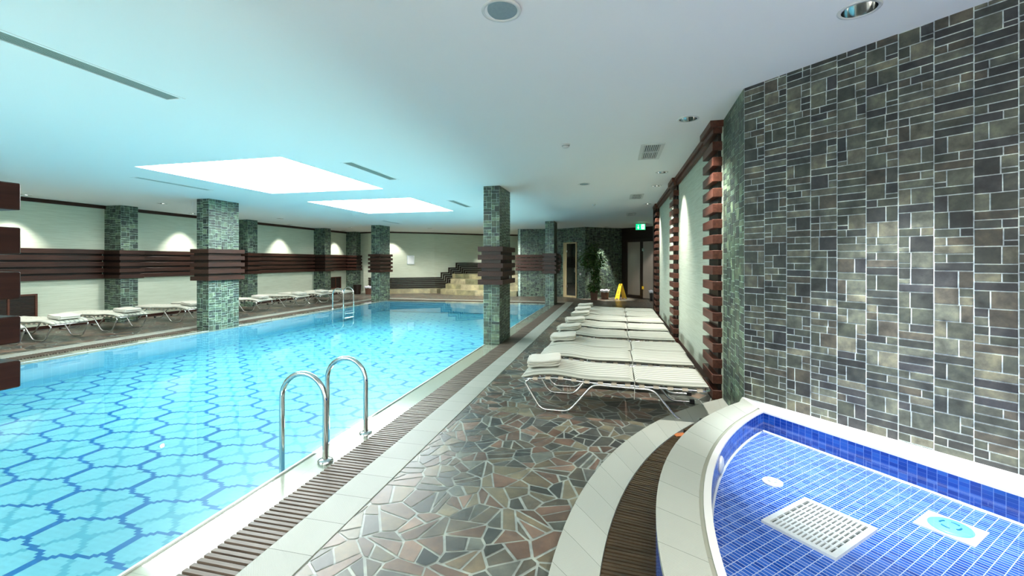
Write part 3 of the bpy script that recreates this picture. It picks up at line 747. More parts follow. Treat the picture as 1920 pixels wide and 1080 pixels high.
# ------------------------------------------------------------------ timber pilasters on the right wall
def pilaster(y0, y1, label, seed):
    t = thing('timber_pilaster', label, 'pilaster', (1.2, (y0+y1)/2, 0), 'dark timber block pilasters on the right wall')
    m = MB(); m.box(1.185, 1.232, y0+0.05, y1-0.05, 0.0, 3.2); m.build('post', M['wooddark'], t)
    for i in range(17):
        m = MB(); z = 0.012+i*0.1845; m.box(1.115, 1.235, y0, y1, z, z+0.105); m.build('block', M['woodred'], t, bevel=0.004)
    m = MB(); m.box(1.12, 1.232, y0-0.0, y1+0.0, 3.165, 3.24); m.box(1.085, 1.232, y0-0.03, y1+0.03, 3.235, 3.36); m.build('cap', M['woodred'], t, bevel=0.006)
pilaster(5.57, 6.18, 'nearest and tallest timber block pilaster, beside the slate wall', 1)
pilaster(9.20, 9.85, 'middle timber block pilaster on the right wall', 2)
pilaster(13.15, 13.85, 'farthest timber block pilaster, next to the glass entrance', 3)

# ------------------------------------------------------------------ spa
def arc(c, a0, a1, n): return [(c[0]+c[2]*math.cos(a0+(a1-a0)*i/n), c[1]+c[2]*math.sin(a0+(a1-a0)*i/n)) for i in range(n+1)]
def ang(c, x=None, y=None):
    if y is not None: return PI-math.asin((y-c[1])/c[2])      # left half of the circle
    return PI-math.acos(-(x-c[0])/c[2])
spa = thing('spa_pool', 'raised curved spa pool with pale ceramic rim and cobalt blue mosaic inside', 'hot tub', (1.6, 2.4, 0))
YB = -0.9                                                          # near end, behind the camera's view
NA = 48
# inner edge of the rim: corner on the ledge, then the curve
IC = (1.25, 4.20); LD = Vector((0.83, -1.0)).normalized(); IL = Vector(IC)+LD*3.4
ain = [ang(RIM_I, y=IC[1]), ang(RIM_I, y=YB)]; aout = [ang(RIM_O, y=4.52), ang(RIM_O, y=YB)]
inn = arc(RIM_I, ain[0], ain[1], NA); inn[0] = IC
# outer edge runs up to the slate wall corner
outc = arc(RIM_O, aout[0], aout[1], NA); outc[0] = (CORNER.x-0.02, CORNER.y-0.005)
TOPZ, FZ = RIM_Z, 0.165
def band_between(m, P, Q, z, uvw=True):
    d = 0
    for i in range(len(P)-1):
        L = math.dist(P[i], P[i+1])
        w0, w1 = math.dist(P[i], Q[i]), math.dist(P[i+1], Q[i+1])
        m.face([(*P[i], z), (*P[i+1], z), (*Q[i+1], z), (*Q[i], z)], None, [(0.004, d), (0.004, d+L), (0.296, d+L), (0.296, d)]); d += L
def upright(m, P, z0, z1, flip=False):
    d = 0
    for i in range(len(P)-1):
        L = math.dist(P[i], P[i+1]); f = [(*P[i], z0), (*P[i+1], z0), (*P[i+1], z1), (*P[i], z1)]; uv = [(d, z0), (d+L, z0), (d+L, z1), (d, z1)]
        if flip: f.reverse(); uv.reverse()
        m.face(f, None, uv); d += L
lip = [(a[0]*0.22+b[0]*0.78, a[1]*0.22+b[1]*0.78) for a, b in zip(outc, inn)]     # shallow groove before the inner nosing
lip2 = [(a[0]*0.14+b[0]*0.86, a[1]*0.14+b[1]*0.86) for a, b in zip(outc, inn)]
m = MB(); band_between(m, outc, lip, TOPZ)
upright(m, outc, TOPZ-0.03, TOPZ)
m.build('rim', M['ceramic'], spa)
m = MB(); band_between(m, lip, lip2, TOPZ-0.006)
upright(m, lip, TOPZ-0.006, TOPZ); upright(m, lip2, TOPZ-0.006, TOPZ, True); m.build('rim_groove', M['coping'], spa)
m = MB(); band_between(m, lip2, inn, TOPZ)
upright(m, inn, TOPZ-0.015, TOPZ, True)
# straight ledge against the slate wall
WE = CORNER+WDIR*3.5
m.face([(*IC, TOPZ), (IL.x, IL.y, TOPZ), (WE.x, WE.y, TOPZ), (CORNER.x, CORNER.y, TOPZ), (*outc[0], TOPZ)], None, [(0.1, 0.1)]*5)
upright(m, [IC, (IL.x, IL.y)], TOPZ-0.015, TOPZ)
m.build('rim_nosing', M['white'], spa)
m = MB(); upright(m, outc, -0.14, TOPZ-0.03); m.build('outer_wall', M['spa_side'], spa)
m = MB(); upright(m, inn, FZ, TOPZ-0.015, True); upright(m, [IC, (IL.x, IL.y)], FZ, TOPZ-0.015); m.build('inner_wall', M['spa_side'], spa)
m = MB()
fl = [(x, y) for x, y in inn]+[(3.2, YB), (IL.x, IL.y)]
ru, rv = Vector((WDIR.x, WDIR.y)), Vector((-WDIR.y, WDIR.x))
m.face([(*p, FZ) for p in fl], None, [(Vector(p).dot(ru), Vector(p).dot(rv)) for p in fl]); m.build('basin_floor', M['spa_blue'], spa)
m = MB(); m.face([(*p, TOPZ-0.055) for p in fl]); m.build('water', M['spawater'], spa)
m = MB()                                                            # pale cove joint round the floor
m.tube([(x, y, FZ+0.001) for x, y in [(IL.x, IL.y)]+inn], 0.012, 6); m.build('cove_joint', M['plastic'], spa, smooth=True)
# fittings lying on the spa floor / wall
def oriented_disc(name, label, cx, cy, z, r, mat, parts):
    t = thing(name, label, 'pool fitting', (cx, cy, z)); return t
a, b = ru, rv
dc = Vector((1.10, 2.76))
t = thing('drain_cover', 'white slatted rectangular drain cover on the blue spa floor', 'drain cover', (dc.x, dc.y, FZ))
def P3(u, v, z): q = dc+a*u+b*v; return (q.x, q.y, z)
m = MB(); hw, hh = 0.185, 0.235
def ob(m, u0, u1, v0, v1, z0, z1, c=None):
    c = c or dc; q = c+a*u0+b*v0; m.obox((q.x, q.y, z0), (a.x*(u1-u0), a.y*(u1-u0), 0), (b.x*(v1-v0), b.y*(v1-v0), 0), (0, 0, z1-z0))
for u0, u1, v0, v1 in ((-hw, hw, -hh, -hh+.03), (-hw, hw, hh-.03, hh), (-hw, -hw+.03, -hh+.03, hh-.03), (hw-.03, hw, -hh+.03, hh-.03)): ob(m, u0, u1, v0, v1, FZ, FZ+.016)
m.build('frame', M['plastic'], t)
m = MB()
for k in range(1, 6): v = -hh+.03+k*(2*hh-.06)/6; ob(m, -hw+.03, hw-.03, v-.005, v+.005, FZ, FZ+.014)
for k in range(1, 14): u = -hw+.03+k*(2*hw-.06)/14; ob(m, u-.006, u+.006, -hh+.03, hh-.03, FZ, FZ+.013)
m.build('slats', M['plastic'], t)
m = MB(); ob(m, -hw+.02, hw-.02, -hh+.02, hh-.02, FZ, FZ+.003); m.build('well', M['slotdark'], t)
def round_fit(name, label, cx, cy, r, mat, inner):
    t = thing(name, label, 'pool fitting', (cx, cy, FZ))
    m = MB(); m.lathe([(r, FZ), (r, FZ+.008), (r*.93, FZ+.012), (r*.2, FZ+.016), (0.0005, FZ+.016)], cx, cy, 36); m.build('cap', mat, t, smooth=True)
    m = MB()
    for k in range(4):
        an = k*PI/2+.5
        pts = [(cx+r*.45*math.cos(an+s), cy+r*.45*math.sin(an+s), FZ+.016) for s in np.linspace(-.45, .45, 7)]; m.tube(pts, r*.05, 6)
    m.build('slot', inner, t, smooth=True); return t
blue = simple('blue_plastic_lid', (0.10, 0.42, 0.66), 0.35)
rf = round_fit('floor_inlet', 'round blue floor inlet with white tile surround on the spa floor', 1.81, 2.92, 0.095, blue, simple('inlet_slot', (0.01, 0.13, 0.25), 0.4))
m = MB(); c2 = Vector((1.81, 2.92)); ob(m, -.125, .125, -.12, .12, FZ, FZ+.004, c2); m.build('surround', M['plastic'], rf)
round_fit('floor_inlet', 'round white floor inlet in the corner half of the spa floor', 1.02, 3.24, 0.062, M['plastic'], M['slotgrey'])
# jet on the curved side
aj = ang(RIM_I, y=3.25); jx, jy = RIM_I[0]+RIM_I[2]*math.cos(aj), RIM_I[1]+RIM_I[2]*math.sin(aj)
t = thing('wall_jet', 'round white jet fitting on the curved blue spa side', 'pool fitting', (jx, jy, 0.24))
nrm = Vector((-math.cos(aj), -math.sin(aj), 0)); tg = Vector((-nrm.y, nrm.x, 0))
m = MB(); rows = []
for r, h in ((0.058, 0.0), (0.058, 0.008), (0.045, 0.016), (0.02, 0.017), (0.012, 0.022), (0.0005, 0.022)):
    rows.append([Vector((jx, jy, 0.247))+nrm*h+tg*r*math.cos(2*PI*k/24)+Vector((0, 0, 1))*r*math.sin(2*PI*k/24) for k in range(24)])
m.grid(rows, closed=True); m.build('cap', M['plastic'], t, smooth=True)
# radial grate around the spa + outer border strip
so = arc(SPA_SO, ang(SPA_SO, y=5.50), ang(SPA_SO, y=YB), NA); si = arc(SPA_SI, ang(SPA_SI, y=5.08), ang(SPA_SI, y=YB), NA)
m = MB(); band_between(m, so, si, 0.035); upright(m, so, -0.05, 0.035); upright(m, si, -0.14, 0.035, True)
m.face([(*so[0], 0.035), (*si[0], 0.035), (1.22, 4.75, 0.035), (1.222, 5.56, 0.035)], None, [(0.1, 0.1)]*4)
tag(m.build('trim_4', M['ceramic']), kind='structure')
t = thing('gutter_grate', 'curved dark brown slatted drain grate around the spa', 'drain grate', (0.2, 2.6, -0.05))
m = MB(); pts = si[::-1]
cp = arc((SPA_SI[0], SPA_SI[1], SPA_SI[2]+.02), ang(SPA_SI, y=4.6), ang(SPA_SI, y=YB), 40)
for (xa, ya), (xb, yb) in zip(cp, cp[1:]): m.face([(xa, ya, 0.0015), (xb, yb, 0.0015), (xb+.75, yb-.1, 0.0015), (xa+.75, ya-.1, 0.0015)])
m.build('channel', M['gutter'], t)
m = MB(); sl = arc(SPA_SI, ang(SPA_SI, y=4.9), ang(SPA_SI, y=0.6), 150)
for i, (x, y) in enumerate(sl[:-1]):
    if 19 <= i <= 24: continue
    nx_, ny_ = (SPA_SI[0]-x)/SPA_SI[2], (SPA_SI[1]-y)/SPA_SI[2]
    tx_, ty_ = -ny_, nx_
    # length to the spa side
    L = 0.0
    while L < 1.0 and math.hypot(x+nx_*L-RIM_O[0], y+ny_*L-RIM_O[1]) > RIM_O[2]+0.004 and (y+ny_*L) < 4.62+(x+nx_*L)*0: L += 0.01
    if L < 0.03: continue
    z = random.uniform(-0.002, 0.002)
    m.obox((x+nx_*.004, y+ny_*.004, 0.005+z), (nx_*L, ny_*L, 0), (tx_*0.019, ty_*0.019, 0), (0, 0, 0.024))
m.build('slat_grid', M['grate2'], t)
m = MB()
x, y = sl[22]; m.obox((x-.02, y-.10, 0.003), (.10, .05, 0), (-.03, .06, 0), (0, 0, .03)); m.obox((x+.0, y-.02, 0.003), (.12, .03, 0), (0, .03, 0), (0, 0, .02)); m.build('rusty_bracket', M['rust'], t)

# ------------------------------------------------------------------ pool ladders
def ladder(bx, y1, y2, dirx, label, rz_top=0.70):
    t = thing('pool_ladder', label, 'pool ladder', (bx, (y1+y2)/2, -0.03), 'chrome ladders at the pool edge')
    wx = bx+dirx*0.425; r = 0.2125
    for y in (y1, y2):
        pts = [(bx, y, -0.03), (bx, y, rz_top-r)]
        for k in range(1, 15): an = PI*k/15; pts.append(((bx+wx)/2-dirx*r*math.cos(an), y, rz_top-r+r*math.sin(an)))
        pts += [(wx, y, rz_top-r), (wx, y, -0.36)]
        m = MB(); m.tube(pts, 0.022, 16); m.build('handrail', M['chrome'], t, smooth=True)
        m = MB(); m.lathe([(0.062, -0.026), (0.060, -0.006), (0.045, 0.002), (0.024, 0.006)], bx, y, 28); m.build('base_flange', M['chrome'], t, smooth=True)
    for z in (-0.20, -0.34):
        m = MB(); m.box(min(wx-.03, wx+.05) if dirx < 0 else wx-.05, wx+.03 if dirx < 0 else wx+.05, y1, y2, z-.012, z+.012); m.build('tread', M['chrome'], t, bevel=0.004)
    return t
ladder(-2.355, 3.16, 3.76, -1, 'tall chrome pool ladder handrails in the foreground')
ladder(-9.62, 13.3, 13.9, 1, 'small distant chrome pool ladder on the left pool edge')

# ------------------------------------------------------------------ sun loungers
def rail_z(x): return 0.335+0.030*math.exp(-((x-0.36)/0.24)**2)-0.01*max(0, x-0.9)
def make_lounger():
    t = thing('sun_lounger', '', 'sun lounger', (0, 0, 0), 'sun loungers on the right deck')
    xs = [0.02+k*(1.86)/24 for k in range(25)]
    loop = [(x, 0.02, rail_z(x)) for x in xs]+[(1.93, 0.06, rail_z(1.93)), (1.93, 0.60, rail_z(1.93))]+[(x, 0.64, rail_z(x)) for x in reversed(xs)]+[(-0.01, 0.60, rail_z(0)), (-0.01, 0.06, rail_z(0))]
    m = MB(); m.tube(loop, 0.0135, 8, closed=True); m.build('frame', M['alu'], t, smooth=True)
    for y in (0.005, 0.655):
        m = MB(); m.tube([(0.06, y, 0.335), (0.015, y, 0.30), (0.19, y, 0.016), (0.50, y, 0.016), (0.76, y, 0.325), (0.95, y, 0.318), (1.38, y, 0.308), (1.62, y, 0.016), (1.84, y, 0.016)], 0.0135, 8, fillet=0.07)
        m.build('leg_tube', M['alu'], t, smooth=True)
        m = MB(); m.box(1.83, 1.885, y-.02, y+.02, 0.0, 0.045); m.build('rubber_foot', M['black'], t, bevel=0.004)
    m = MB()
    for k in range(13):
        x = 0.10+k*0.142; z = rail_z(x)+.004; m.box(x, x+0.055, 0.012, 0.648, z+.008, z+.013); m.box(x, x+.055, 0.004, 0.010, z-.014, z+.012); m.box(x, x+.055, 0.650, 0.656, z-.014, z+.012)
    m.build('strapping', M['strap'], t)
    for nm, xa, xb in (('head_cushion', -0.03, 1.185), ('foot_cushion', 1.195, 1.915)):
        m = MB(); nx, ny = 26, 57; top = []; bot = []
        for i in range(nx+1):
            s = i/nx; x = xa+(xb-xa)*s; rt = []; rb = []
            for j in range(ny):
                v = j/(ny-1); y = -0.005+0.67*v
                ex = min(s, 1-s)*(xb-xa)/0.05; ey = min(v, 1-v)*0.67/0.05
                f = math.sqrt(max(0, 1-(1-min(1, ex))**2))*math.sqrt(max(0, 1-(1-min(1, ey))**2))
                chan = 0.006*abs(math.sin(PI*v*8))**0.6
                base = rail_z(min(max(x, 0), 1.9))+0.022+0.004*math.sin(x*7+y*3)
                if nm == 'head_cushion': base -= 0.022*max(0, 1-x/0.12) if x < 0.12 else 0
                th = 0.052
                rt.append((x, y, base+th*0.5+f*(th*0.5)+f*chan)); rb.append((x, y, base+th*0.5-f*th*0.45))
            top.append(rt); bot.append(rb)
        m.grid([list(reversed(r)) for r in top]); m.grid(bot)
        # close the seam
        ring_t = [r[0] for r in top]+top[-1][1:]+[r[-1] for r in reversed(top[:-1])]+list(reversed(top[0][1:-1]))
        ring_b = [r[0] for r in bot]+bot[-1][1:]+[r[-1] for r in reversed(bot[:-1])]+list(reversed(bot[0][1:-1]))
        m.grid([ring_b, ring_t], closed=True)
        m.build(nm, M['cushion'], t, smooth=True)
    for y in (-0.008, 0.668):
        m = MB(); m.tube([(1.19, y, 0.40), (1.19, y, 0.34), (1.187, y-0.004 if y < 0 else y+.004, 0.20)], 0.004, 6); m.build('tie_cord', M['towel'], t)
    return t
def make_towel():
    t = thing('folded_towel', '', 'towel', (0, 0, 0), 'folded white towels on the loungers')
    m = MB()
    rnd = random.Random(3)
    W, D, nl = 0.37, 0.40, 3
    for l in range(nl):
        z0 = l*0.024; ox, oy = rnd.uniform(-.008, .008), rnd.uniform(-.010, .010); rows = []
        nn = 40
        for k, (rr, zz) in enumerate(((0.0, 0.0), (0.95, 0.0), (0.99, 0.004), (1.0, 0.0125), (0.99, 0.021), (0.95, 0.025), (0.5, 0.026), (0.0, 0.026))):
            row = []
            for j in range(nn):
                an = 2*PI*j/nn; c, s_ = math.cos(an), math.sin(an)
                q = 1/max(abs(c)**9+abs(s_)**9, 1e-6)**(1/9)
                wob = 1+0.012*math.sin(3*an+l)+0.01*math.sin(5*an+2*l)
                x = ox+W/2*rr*q*c*wob; y = oy+D/2*rr*q*s_*wob
                row.append((x, y, z0+zz+0.004*math.sin(x*22+l)*math.cos(y*17)*(1 if rr else 1)))
            rows.append(row)
        m.grid(rows, closed=True)
    m.build('towel_fold', M['towel'], t, smooth=True)
    m = MB()                                                         # rolled fold edge at one side
    for z in (0.016, 0.052): m.tube([(-W/2-.002, -D/2+.03, z), (-W/2-.006, 0, z), (-W/2-.002, D/2-.03, z)], 0.015, 8)
    m.build('rolled_edge', M['towel'], t, smooth=True)
    return t
L0 = make_lounger(); T0 = make_towel()
RL = [(4.74, 'sun lounger nearest on the right deck, beside the spa, with folded towel', 1),
      (5.68, 'second lounger from the spa in the right row, the one without a towel', 0),
      (6.42, 'third lounger in the right row, greyish half shaded cushion with towel', 1),
      (7.40, 'fourth lounger in the right row, brightly lit foot cushion', 1),
      (8.42, 'fifth lounger in the right row, its towel tilted', 1),
      (9.45, 'sixth lounger in the right row, third from the far end', 1),
      (10.42, 'seventh lounger in the right row, second from the far end', 1),
      (11.30, 'farthest lounger in the right row, before the yellow sign', 1)]
TL = ['folded towel on the nearest right lounger', '', 'folded towel on the third right lounger', 'folded towel on the fourth right lounger', 'folded towel with raised edge on the fifth right lounger',
      'folded towel on the sixth right lounger', 'folded towel on the seventh right lounger', 'folded towel on the farthest right lounger']
usedL = usedT = False
jit = [0, 0.03, 0.05, 0.02, 0.04, 0.09, 0.07, 0.06]
for i, (y, lb, tw) in enumerate(RL):
    x = -1.0+jit[i]*0.5; rz = (0, .01, -.01, .012, -.008, .01, 0, -.01)[i]
    if not usedL: o = L0; o.location = (x, y, 0); o.rotation_euler.z = rz; o['label'] = lb; usedL = True
    else: o = dup(L0, (x, y, 0), rz, lb)
    if tw:
        loc = (x+0.19, y+0.36+(0.02 if i % 2 else -0.02), 0.448); r2 = (0.12, 0, .05, -.1, .15, -.05, .08, 0)[i]
        if not usedT: q = T0; q.location = loc; q.rotation_euler.z = r2; q['label'] = TL[i]; usedT = True
        else: q = dup(T0, loc, r2, TL[i])
        q.rotation_euler.y = -0.08
LL = [(5.37, 'lounger foot seen between the near dark timber blocks at the left edge', 0, -11.19),
      (6.41, 'lounger on the left deck nearest the dark timber blocks, with towel', 1, -11.17),
      (7.66, 'lounger on the left deck in front of the nearest wall column, with towel', 1, -11.21),
      (9.28, 'lounger on the left deck partly behind the tan banded column', 1, -11.2),
      (10.35, 'bright lounger on the left deck mostly hidden behind the tan banded column', 0, -11.2),
      (11.65, 'lounger on the left deck just right of the tan banded column', 1, -11.2),
      (13.2, 'lounger on the left deck, second right of the tan banded column', 1, -11.0),
      (14.4, 'lounger on the left deck left of the distant ladder, with towel', 1, -10.95),
      (15.5, 'farthest lounger on the left deck, behind the distant ladder', 0, -10.7)]
TLL = ['', 'folded towel on the leftmost visible lounger of the left deck', 'folded towel on the lounger before the nearest wall column', 'folded towel on the lounger left of the tan banded column', '',
       'folded towel on the lounger just right of the tan banded column', 'folded towel on the left deck lounger with its whole frame showing', 'folded towel on the lounger left of the distant ladder', '']
for i, (y, lb, tw, hx) in enumerate(LL):
    o = dup(L0, (hx, y+0.66, 0), PI+(0.02 if i % 2 else -0.015), lb); o['group'] = 'sun loungers on the left deck'
    if tw:
        q = dup(T0, (hx-0.20, y+0.33, 0.448), PI+0.1*(i % 3-1), TLL[i]); q.rotation_euler.y = -0.08

# ------------------------------------------------------------------ far end: stone steps, stepped timber band
def steps():
    t = thing('stone_steps', 'honey coloured onyx stone steps climbing at the far end of the pool', 'steps', (-6.4, 20.6, 0))
    OC = [(0.29, 0.265, 0.16), (0.23, 0.22, 0.13), (0.34, 0.31, 0.20), (0.19, 0.19, 0.11)]
    for k in range(4):
        m = MB(); z0, z1 = k*0.245, (k+1)*0.245
        y0 = 19.72+k*0.42; xl = -8.55+k*0.10
        front = []
        for s in range(13):
            f = s/12; x = xl+(-4.50-xl)*f; front.append((x, y0+0.62*(1-min(1, f/0.55))**1.8))
        poly = front+[(-4.50, 24.0), (-5.6, 23.95), (-7.2, 22.95), (-8.75+k*0.1, 21.7)]
        n = len(poly)
        m.face([(x, y, z1) for x, y in poly], OC[k])
        for i in range(n):
            a_, b_ = poly[i], poly[(i+1) % n]; c_ = OC[(k+i//3) % 4]
            m.face([(*a_, z0), (*b_, z0), (*b_, z1), (*a_, z1)], c_)
        m.build('step', M['marble'], t)
    return t
steps()
t = thing('stone_plinth', 'low honey coloured stone plinth along the curved wall left of the steps', 'plinth', (-10, 20.2, 0))
poly = [(-12.3, 19.80), (-11.2, 19.86), (-10.2, 20.35), (-9.3, 20.75), (-8.95, 20.8), (-8.97, 21.55), (-9.34, 21.24), (-11.24, 20.10), (-12.42, 20.03)]
m = MB()
m.face([(x, y, 0.22) for x, y in poly], (0.30, 0.28, 0.18))
for i in range(len(poly)): a_, b_ = poly[i], poly[(i+1) % len(poly)]; m.face([(*a_, 0), (*b_, 0), (*b_, .22), (*a_, .22)], [(0.30, 0.28, 0.17), (0.25, 0.23, 0.14)][i % 2])
m.build('stone_block', M['marble'], t)
t = thing('stepped_wall_band', 'dark timber bands stepping up the curved wall beside the stone steps', 'wall panelling', (-9.3, 21.2, 0.25))
def ptc(s):
    P = [Vector(p) for p in CURVE[1:]]
    for i in range(len(P)-1):
        L = (P[i+1]-P[i]).length
        if s <= L or i == len(P)-2:
            U = (P[i+1]-P[i]).normalized(); return P[i]+U*s, U
        s -= L
S0, S1 = 0.05, 7.9
lens = [(Vector(CURVE[i+1])-Vector(CURVE[i])).length for i in range(1, len(CURVE)-1)]
brk = [0]
for L in lens: brk.append(brk[-1]+L)
for b_ in range(6):
    m = MB(); dz = b_*0.098; ds = (5-b_)*0.115; zb = 0.25+dz
    def run(sa, sb, z):
        cuts = [sa]+[q for q in brk if sa < q < sb]+[sb]
        for c0, c1 in zip(cuts, cuts[1:]):
            p, U = ptc((c0+c1)/2); L = c1-c0; o = p-U*L/2; Nn = Vector((U.y, -U.x))
            q = o+Nn*0.004; m.obox((q.x, q.y, z), (U.x*L, U.y*L, 0), (Nn.x*.075, Nn.y*.075, 0), (0, 0, 0.058))
    z = zb; s = S0
    stepsS = [3.85+ds, 4.27+ds, 4.69+ds]
    for sv in stepsS:
        run(s, sv, z); zn = z+0.255
        p, U = ptc(sv); Nn = Vector((U.y, -U.x)); q = p-U*0.05+Nn*.004
        m.obox((q.x, q.y, z), (U.x*.058, U.y*.058, 0), (Nn.x*.075, Nn.y*.075, 0), (0, 0, zn-z+0.058)); z = zn; s = sv
    run(s, S1, z); m.build('band_board', M['wooddark'], t)
t = thing('wall_notice', 'small framed pale notice on the curved wall left of the steps', 'notice', (-10.2, 20.7, 1.7))
p, U = ptc(1.19+1.05); Nn = Vector((U.y, -U.x)); q = p-U*.19+Nn*.003
m = MB(); m.obox((q.x, q.y, 1.48), (U.x*.38, U.y*.38, 0), (Nn.x*.02, Nn.y*.02, 0), (0, 0, .46)); m.build('frame', M['alu'], t)
q2 = q+U*.025+Nn*.02
m = MB(); m.obox((q2.x, q2.y, 1.505), (U.x*.33, U.y*.33, 0), (Nn.x*.003, Nn.y*.003, 0), (0, 0, .41)); m.build('sheet', M['paper'], t)

# wall vent grilles (brown framed)
for (a_, b_), lb in zip([(6.45, 7.47), (18.42, 19.28)], ['brown framed louvred grille low on the left wall behind the dark blocks', 'brown framed louvred grille low on the far left wall']):
    t = thing('wall_grille', lb, 'vent', (-13.48, (a_+b_)/2, 0.58), 'brown grilles low on the left wall'); mid = (a_+b_)/2
    m = MB()
    for y0, y1, z0, z1 in ((a_, b_, .30, .34), (a_, b_, .83, .87), (a_, a_+.04, .34, .83), (b_-.04, b_, .34, .83), (mid-.018, mid+.018, .34, .83)): m.box(-13.495, -13.45, y0, y1, z0, z1)
    m.build('frame', M['woodred'], t)
    m = MB(); m.box(-13.495, -13.49, a_+.04, b_-.04, .34, .83); m.build('backing', M['slotdark'], t)
    m = MB()
    for k in range(14): z = .35+k*.034; m.obox((-13.488, a_+.04, z), (0.022, 0, 0.006), (0, b_-a_-.08, 0), (0, 0, 0.014))
    m.build('louvres', M['woody'], t)

# ------------------------------------------------------------------ doors at the far end
def seg_frame(A, B):
    A = Vector((*A, 0)); B = Vector((*B, 0)); U = (B-A).normalized(); return A, U, Vector((U.y, -U.x, 0))
def sbox(m, F, s0, s1, n0, n1, z0, z1):
    A, U, Nn = F; o = A+U*s0+Nn*n0+Vector((0, 0, z0)); m.obox(o, U*(s1-s0), Nn*(n1-n0), (0, 0, z1-z0))
F = seg_frame(BACK[2], BACK[3])
t = thing('door_1', None, None, (F[0]+F[1]*0.6)); t['kind'] = 'structure'
d0, d1, dz = 0.20, 1.02, 2.50
m = MB()
for a_ in ((d0, d0+.06, .0, dz), (d1-.06, d1, .0, dz), (d0+.06, d1-.06, dz-.06, dz), (d0+.06, d1-.06, 0, .09)): sbox(m, F, a_[0], a_[1], .002, .05, a_[2], a_[3])
m.build('door_frame', M['woodpale'], t, bevel=0.004)
m = MB(); sbox(m, F, d0+.06, d0+.20, .004, .03, .09, dz-.06); m.build('side_post', M['woodpale'], t)
m = MB(); sbox(m, F, d0+.06, d1-.06, .003, .006, .09, dz-.06); m.build('dark_interior', M['black'], t)
m = MB(); sbox(m, F, d0+.20, d1-.06, .012, .02, .10, dz-.07); m.build('glass_leaf', M['darkglass'], t)
m = MB()
for z in (.45, 2.05): sbox(m, F, d0+.17, d0+.25, .02, .035, z, z+.09)
sbox(m, F, d1-.12, d1-.09, .02, .06, 1.15, 1.35); m.build('hinge', M['chrome'], t)
for s_, z, lb, w_ in ((1.17, 2.08, 'small white switch pair high on slate beside the steam room door', .07), (1.17, 1.02, 'white switch plate low on slate beside the steam room door', .10)):
    m = MB(); sbox(m, F, s_, s_+w_, .005, .02, z, z+w_); tag(m.build('switch_plate', M['plastic'], bevel=.003, origin=tuple(F[0]+F[1]*s_+Vector((0, 0, z)))), lb, 'switch')
F = seg_frame(BACK[4], (3.0, 18.4))
t = thing('door_2', None, None, (F[0]+F[1]*0.8)); t['kind'] = 'structure'
def s_of_u(u):       # where a sight line crosses this wall (from the camera bearing)
    a_ = (u-960)/815; dx, dy = -math.sin(TH)+a_*math.cos(TH), math.cos(TH)+a_*math.sin(TH)
    A, U, _ = F; det = dx*(-U.y)+dy*U.x
    return (dx*A.y-dy*A.x)/(-(dx*U.y-dy*U.x))
g0, g1, g2, g3 = [s_of_u(u) for u in (1177.5, 1201.5, 1206.5, 1227)]
m = MB()
for a_ in ((g0-.22, g0, 0, 2.62), (g1, g2, 0, 2.5), (g3, g3+.12, 0, 2.62), (g0, g3, 2.50, 2.62), (g0, g1, 0, .14)): sbox(m, F, a_[0], a_[1], .002, .06, a_[2], a_[3])
m.build('door_frame', M['wooddark'], t, bevel=.004)
m = MB(); sbox(m, F, g0, g1, .02, .03, .14, 2.5); m.build('glass_leaf', M['frost'], t)
m = MB(); sbox(m, F, g2, g3, .03, .04, .02, 2.5); m.build('glass_leaf', M['frost'], t)
m = MB(); sbox(m, F, g0, g3, .003, .005, .02, 2.5); m.build('pale_interior', simple('corridor_wall', (0.35, 0.29, 0.24), 0.7), t)
m = MB()
for z in (0.42, 2.08): sbox(m, F, g2-.03, g2+.08, .05, .075, z, z+.13)
m.build('hinge', M['chrome'], t)

# exit sign hanging from the ceiling
ex, ey = 0.95, 18.0; zt = zc(ex, ey)
t = thing('exit_sign', 'lit green emergency exit sign with arrow and running figure', 'exit sign', (ex, ey, zt))
fx = Vector((math.cos(TH*0.5), math.sin(TH*0.5), 0)); fn = Vector((fx.y, -fx.x, 0)); c0 = Vector((ex, ey, zt-0.29))
m = MB(); m.obox(c0-fx*.19, fx*.38, -fn*.03, (0, 0, .25)); m.build('housing', M['plastic'], t)
m = MB(); m.obox(c0-fx*.18+fn*.0+Vector((0, 0, .01)), fx*.36, fn*.004, (0, 0, .23)); m.build('green_face', M['exit_green'], t)
m = MB(); m.obox(c0-fx*.01-fx*.01+Vector((0, 0, .24)), fx*.02, -fn*.02, (0, 0, .06)); m.build('hanger', M['alu'], t)
m = MB()
def sp(pts):
    m.face([c0+fx*u+fn*.006+Vector((0, 0, v)) for u, v in pts])
sp([(-.10, .14), (-.10, .04), (-.08, .04), (-.08, .14)]); sp([(-.13, .105), (-.09, .035), (-.05, .105)])   # arrow pointing down
sp([(-.10, .14), (-.08, .14), (-.08, .20), (-.10, .20)])
sp([(.03, .03), (.15, .03), (.15, .22), (.03, .22)])                                                         # door opening
m.build('pictogram', M['exit_white'], t)
m = MB()
def sq(pts): m.face([c0+fx*u+fn*.009+Vector((0, 0, v)) for u, v in pts])
sq([(.085, .185), (.105, .185), (.105, .205), (.085, .205)]); sq([(.075, .11), (.10, .11), (.11, .18), (.085, .18)]); sq([(.045, .05), (.06, .045), (.10, .11), (.08, .12)]); sq([(.09, .11), (.12, .09), (.12, .045), (.135, .045), (.135, .10), (.10, .13)]); sq([(.10, .165), (.135, .14), (.14, .15), (.105, .18)])
m.build('running_figure', M['exit_green'], t)

